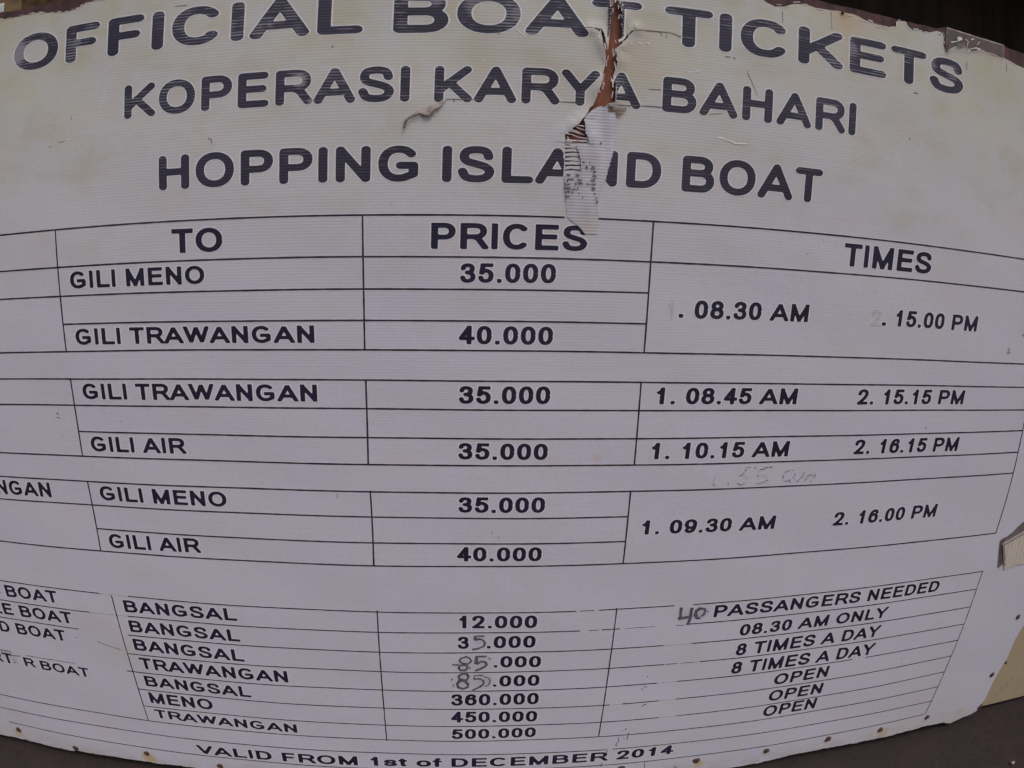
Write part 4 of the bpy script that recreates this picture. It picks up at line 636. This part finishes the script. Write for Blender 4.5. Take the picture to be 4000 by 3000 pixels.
# --- printed sheet
def jag(pts, amp, step):
    out = []
    for (ax, ay), (bx_, by) in zip(pts[:-1], pts[1:]):
        L = math.hypot(bx_-ax, by-ay); n = max(1, int(L/step))
        for i in range(n):
            t = i/n; out.append((ax+(bx_-ax)*t+random.uniform(-amp, amp), ay+(by-ay)*t+random.uniform(-amp, amp)))
    out.append(pts[-1]); return out
right_pts = [(1.595, .375), (1.603, -.2), (1.600, -.85)]+EDGE_RIGHT[4:]
el = [p for p in EDGE_TOP_LEFT if p[1] > .2]
top_l = [(-1.29, .382)]+EDGE_TOP_LEFT
top_r = EDGE_TOP_RIGHT
H0, H1 = HOLE[0], HOLE[-1]
hole_loop = list(HOLE)
yt = max(p[1] for p in HOLE)
outer = []
outer += jag(top_l[:14], .0007, .006)
lx = top_l[-1]
outer += jag([(top_l[13][0], top_l[13][1]), (-.30, .398), (.0, .401), (.20, .400), (HOLE[0][0]-.004, .398)], .001, .012)
outer += jag([(HOLE[0][0]-.002, .396)]+hole_loop[1:-1]+[(HOLE[-1][0]+.002, .396)], .0004, .0035)
outer += jag([(HOLE[-1][0]+.004, .398)]+[p for p in top_r if p[0] > HOLE[-1][0]+.02]+[(1.40, .372), (1.595, .375)], .0007, .006)
outer += jag(right_pts, .0004, .02)
outer += jag([p for p in EDGE_BOTTOM]+[(-1.29, -1.188)], .0008, .007)
pl = [outer[0]]
for q in outer[1:]:
    if math.hypot(q[0]-pl[-1][0], q[1]-pl[-1][1]) > .0006: pl.append(q)
outer = pl
P_outer = np.array(outer)
holes = [np.array(jag(list(r)+[r[0]], .0005, .004)[:-1]) for r in RUNGS]
gxx, gyy = np.meshgrid(np.arange(-1.285, 1.60, .012), np.arange(-1.225, .41, .012))
g1 = np.stack([gxx.ravel(), gyy.ravel()], 1)
fx, fy = np.meshgrid(np.arange(TEAR_BOX[0], TEAR_BOX[1], .004), np.arange(TEAR_BOX[2], TEAR_BOX[3], .004))
g2 = np.stack([fx.ravel(), fy.ravel()], 1)+1e-4
inb = (g1[:, 0] > TEAR_BOX[0]) & (g1[:, 0] < TEAR_BOX[1]) & (g1[:, 1] > TEAR_BOX[2]) & (g1[:, 1] < TEAR_BOX[3])
gp = np.concatenate([g1[~inb], g2])
ok = inside(gp[:, 0], gp[:, 1], P_outer)
gp = gp[ok]
ok = seg_dist(gp[:, 0], gp[:, 1], P_outer[::1]) > .0012
gp = gp[ok]
for hq in holes:
    near = seg_dist(gp[:, 0], gp[:, 1], hq) < .001
    gp = gp[~(near | inside(gp[:, 0], gp[:, 1], hq))]
pts = [Vector(q) for q in outer]; edges = [(i, (i+1) % len(outer)) for i in range(len(outer))]
for hq in holes:
    b = len(pts); pts += [Vector(q) for q in hq]; edges += [(b+i, b+(i+1) % len(hq)) for i in range(len(hq))]
pts += [Vector(q) for q in gp]
rv, re_, rf, _, oe, _ = delaunay_2d_cdt(pts, edges, [], 0, 1e-7)
RV = np.array([(v.x, v.y) for v in rv]); RF = np.array([f for f in rf])
cen = RV[RF].mean(1)
keep = inside(cen[:, 0], cen[:, 1], P_outer)
for hq in holes: keep &= ~inside(cen[:, 0], cen[:, 1], hq)
RF = RF[keep]
V3 = face3(RV, 0)
# back face and rim so that the sheet has thickness
from collections import Counter
ec = Counter()
for f in RF:
    for a, b in ((f[0], f[1]), (f[1], f[2]), (f[2], f[0])): ec[(min(a, b), max(a, b))] += 1
bound = {e for e, c in ec.items() if c == 1}
TH = .0016
faces = [tuple(f) for f in RF]; matidx = [0]*len(faces)
ids = sorted({i for e in bound for i in e}); mp = {a: len(V3)+k for k, a in enumerate(ids)}
V3b = V3[ids].copy(); V3b[:, 1] += TH
Vall = np.concatenate([V3, V3b])
for f in RF:
    for a, b in ((f[0], f[1]), (f[1], f[2]), (f[2], f[0])):
        if (min(a, b), max(a, b)) in bound:
            faces.append((b, a, mp[a], mp[b])); matidx.append(1)
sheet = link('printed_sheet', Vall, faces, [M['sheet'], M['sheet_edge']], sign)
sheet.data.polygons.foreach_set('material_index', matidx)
sheet['label'] = 'white fluted plastic sheet, torn open at the top and ragged along its edges'

# --- lettering, rules, handwriting
for e in TEXT:
    word(e, sheet, M['title_ink'] if e[1] == 'r' else (M['worn_ink'] if e[1] == 'w' else M['ink']))
for e in GHOSTS:
    for o in word(e, sheet, M['ghost'], False): o['label'] = 'ghost of a peeled numeral '+e[0]
ribbon('rule_margin', [(w, p) for w, p in RULES], M['sharpen_halo'], sheet, .00014, halo=.0013, clipp=HOLES)['kind'] = 'stuff'
for w, p_ in RULES: ribbon('ruled_line', [(w*1.5, p_)], M['rule_ink'], sheet, .00034, wob=.10, clipp=HOLES)
V, F = join(HALO_PARTS); o = link('letter_halo', V, F, M['sharpen_halo'], sheet); o['kind'] = 'stuff'  # painted sharpening halo round the letters, not part of the print
for a_, b_, lb in ((0, 3, 'thin 5 written by hand in the price 35.000'), (3, 11, 'inked over 85 in the upper 85.000 price'), (11, 18, 'inked over 85 in the lower 85.000 price'), (18, 25, '40 written by hand before PASSANGERS NEEDED')):
    o = ribbon('handwriting', [(w*1.3, q) for w, q in PEN[a_:b_]], M['pen'], sheet, .00065, wob=.2); o['label'] = lb; o['kind'] = 'stuff'
o = ribbon('faint_handwriting', [(w*1.5, q) for w, q in PENCIL], M['pencil'], sheet, .00050, wob=.3); o['label'] = 'faint broken handwriting reading 5.50 am'
o = ribbon('faint_handwriting', [(.0016, q) for q in FAINT], M['faint'], sheet, .00040, wob=.2); o['label'] = 'rubbed out traces of the same handwriting'
ribbon('broken_letter_marks', LEFT_BITS, M['ink'], sheet, .0005, wob=.2)
ribbon('torn_letter_sliver', [(.0034, SLIVERS[0]), (.0022, SLIVERS[1])], M['title_ink'], sheet, .0012, wob=.35)
ribbon('cracks', CRACKS, M['mark'], sheet, .00070, wob=.45, clipp=HOLES)
ribbon('scuffs', SCUFFS, M['scuff'], sheet, .00085, wob=.5, clipp=HOLES)

# --- grey tape over the lower end of the tear
def patch(name, outline, mat, h, step=.005, curl=None, parent=sign, amp=.0003, thick=.0):
    out = jag(list(outline)+[outline[0]], amp, .004)[:-1]; P_ = np.array(out)
    X, Y = np.meshgrid(np.arange(P_[:, 0].min(), P_[:, 0].max(), step), np.arange(P_[:, 1].min(), P_[:, 1].max(), step))
    g = np.stack([X.ravel(), Y.ravel()], 1); g = g[inside(g[:, 0], g[:, 1], P_)]
    if len(g): g = g[seg_dist(g[:, 0], g[:, 1], P_) > .0008]
    pts = [Vector(q) for q in out]+[Vector(q) for q in g]
    rv, _, rf, *_ = delaunay_2d_cdt(pts, [(i, (i+1) % len(out)) for i in range(len(out))], [], 0, 1e-7)
    RV = np.array([(v.x, v.y) for v in rv]); RF = [tuple(f) for f in rf]
    RF = [f for f in RF if inside(RV[list(f)].mean(0)[:1], RV[list(f)].mean(0)[1:], P_)[0]]
    hh = curl(RV[:, 0], RV[:, 1]) if curl is not None else np.zeros(len(RV))
    W = face3(RV, h+hh)
    n = len(W)
    if thick:
        W2 = W.copy(); W2[:, 1] += thick; ecn = Counter()
        for f in RF:
            for a, b in zip(f, f[1:]+f[:1]): ecn[(min(a, b), max(a, b))] += 1
        Fs = list(RF)+[tuple(n+i for i in reversed(f)) for f in RF]
        for f in RF:
            for a, b in zip(f, f[1:]+f[:1]):
                if ecn[(min(a, b), max(a, b))] == 1: Fs.append((b, a, n+a, n+b))
        W = np.concatenate([W, W2]); RF = Fs
    return link(name, W, RF, mat, parent, smooth=False)
tw = lambda x, y: (.0005*np.sin(260*x+40*y)+.0007*np.sin(120*x-70*y)+.0004*np.sin(90*y+33*x)+.0010)*np.clip((y+.02)/.12, .12, 1)
o = patch('adhesive_tape', TAPE, M['tape'], .0010, .004, tw, thick=.0002); o['label'] = 'wrinkled grey tape patched over the lower end of the tear'
ribbon('tape_marks', [(.0022, t) for t in TICKS], M['mark'], sign, .0034, wob=.4)
ribbon('exposed_scrape', [(.006, [SCRAPE[0], ((SCRAPE[0][0]+SCRAPE[1][0])/2, SCRAPE[0][1]-.003)]), (.004, SCRAPE[2:4]), (.003, [(q[0], q[1]-.003) for q in SCRAPE[4:6]]), (.0015, SCRAPE[4:6])], M['scrape'], sign, .0034, wob=.7)

# --- small flap near KARYA
up, lo_ = FLAP_SMALL
fl = [tuple(q) for q in up]+[tuple(q) for q in reversed(lo_)]
upA = np.array(up)
def curl_small(x, y):
    yu = np.interp(x, upA[:, 0], upA[:, 1]); return np.clip((yu-y)*.28, 0, .006)
o = patch('curled_flap', fl, M['flap'], .0008, .003, curl_small, thick=.0006); o['label'] = 'dirty little flap of sheet lifted below the K of KARYA'
loA = [tuple(q) for q in lo_]
ribbon('torn_lip', [(.0026, [(x, y+.0005) for x, y in loA])], M['mark'], sign, .0058, wob=.35)
ribbon('torn_lip', [(.0016, [(x, y-.0022) for x, y in loA[1:]])], M['scuff'], sign, .0009, wob=.35)

# --- bigger flap at the right edge
def curl_right(x, y): return np.clip((y+.66)*.06, 0, .012)+.001
FR = [tuple(q) for q in FLAP_RIGHT]
y0r = min(q[1] for q in FR); y1r = max(q[1] for q in FR)
curl_right = lambda x, y: .0015+.006*np.clip((y-y0r)/(y1r-y0r), 0, 1)
o = patch('curled_flap', FR, M['back'], .0005, .006, curl_right, thick=.0012); o['label'] = 'cream folded flap with upright flutes at the right edge'
for g_ in FLAP_GAP_SHADE:
    patch('flap_gap_shade', g_, M['gap_shade'], .0009, .004)  # flat patches stand in for the dark opening and the flap's shadow
ribbon('flap_crease', [(.0026, [FLAP_GAP_SHADE[0][1], FLAP_GAP_SHADE[0][2], FLAP_GAP_SHADE[0][3], FLAP_GAP_SHADE[0][4]]), (.0022, [tuple(q) for q in FLAP_GAP_SHADE[1][-3:]])], M['mark'], sign, .0095, wob=.3)

# --- clear packing tape at the top right corner
ct = [tuple(q) for q in CLEAR_TAPE]
o = patch('clear_tape', ct, M['clear'], .0042, .006, lambda x, y: .0004*np.sin(300*x)); o['label'] = 'clear packing tape over the ragged top right corner'
ribbon('tape_edge', [(.0022, [ct[0], ct[1], ct[2]]), (.0014, [ct[2], ct[3]])], M['tape_edge'], sign, .0052, wob=.25)
ribbon('tape_fold', [(.0036, KNOT['slit'])], M['mark'], sign, .0040, wob=.3)
ribbon('paper_scrap', [(.0060, KNOT['knot']), (.0022, KNOT['tail']), (.0014, KNOT['ring']), (.0020, KNOT['b1']), (.0016, KNOT['b2']), (.0016, KNOT['b3'])], M['paper'], sign, .0046, wob=.5)
ribbon('tape_fold', [(.0055, KNOT['dark'])], M['mark'], sign, .0038, wob=.3)

# --- thin loose slivers along the ragged top edge and in the tear
sl = []
tr = [p for p in EDGE_TOP_RIGHT if .5 < p[0] < 1.2]
for a, b in zip(tr[:-1], tr[1:]):
    if random.random() < .75:
        dy = random.uniform(-.004, .004); t0 = random.uniform(0, .3); t1 = random.uniform(.6, 1)
        sl.append((random.uniform(.0008, .0018), [(a[0]+(b[0]-a[0])*t0, a[1]+(b[1]-a[1])*t0+dy), (a[0]+(b[0]-a[0])*t1, a[1]+(b[1]-a[1])*t1+dy)]))
tl = [p for p in EDGE_TOP_LEFT if p[0] < -.3]
for a, b in zip(tl[:-1], tl[1:]):
    sl.append((random.uniform(.0006, .0014), [(a[0], a[1]+.001), ((a[0]+b[0])/2, (a[1]+b[1])/2+random.uniform(.0, .002))]))
bt = sorted([p for p in EDGE_BOTTOM])
for a, b in zip(bt[:-1], bt[1:]):
    n = max(1, int((b[0]-a[0])/.03))
    for i in range(n):
        if random.random() < .6:
            t0 = (i+random.uniform(0, .4))/n; t1 = min(1, (i+random.uniform(.5, 1))/n); dy = random.uniform(-.0005, .0025)
            sl.append((random.uniform(.0010, .0026), [(a[0]+(b[0]-a[0])*t0, a[1]+(b[1]-a[1])*t0+dy), (a[0]+(b[0]-a[0])*t1, a[1]+(b[1]-a[1])*t1+dy)]))
ribbon('edge_sliver', sl, M['sheet_edge'], sign, .0012, wob=.5)
sl = []
for k in range(60):
    y = random.uniform(.20, .385); xs = HOLE_A[np.argsort(np.abs(HOLE_A[:, 1]-y))[:4], 0]
    x = random.choice(list(xs))+random.uniform(-.005, .005)
    sl.append((random.uniform(.0006, .0016), [(x, y), (x+random.uniform(-.003, .003), y-random.uniform(.004, .012))]))
for q in STRANDS: sl.append((random.uniform(.0010, .0020), q))
V_ = ribbon('torn_fibre', sl, M['sheet_edge'], sign, .0010, wob=.6)

# --- nails
def nail_mesh():
    V = []; F = []; n = 12
    prof = [(.0, -.0030), (.0032, -.0028), (.0052, -.0019), (.0060, -.0006), (.0058, .0016)]
    for r, y in prof:
        for i in range(n):
            a = 2*math.pi*i/n; rr = r*(1+.10*math.sin(3*a+1)); V.append((rr*math.cos(a), y, rr*math.sin(a)))
    for j in range(len(prof)-1):
        for i in range(n): F.append((j*n+i, j*n+(i+1) % n, (j+1)*n+(i+1) % n, (j+1)*n+i))
    return V, F
nv_, nf_ = nail_mesh()
first = None
for k, (x, y) in enumerate(NAILS+NAILS_OFF):
    yy = -float(lift(np.array([x]), np.array([y]))[0])
    if first is None: o = first = link('nail', nv_, nf_, M['rust'], sign, smooth=True)
    else: o = first.copy(); col.objects.link(o)
    o.location = (x, yy-.0004, y+Z0); s = random.uniform(1.15, 1.45)
    if k == len(NAILS)-3: s = .7
    if k == len(NAILS)-1: s = .55
    o.scale = (s*1.0, 1, s*random.uniform(.9, 1.1)); o.rotation_euler = (random.uniform(-.12, .12), random.uniform(0, 6), random.uniform(-.12, .12))
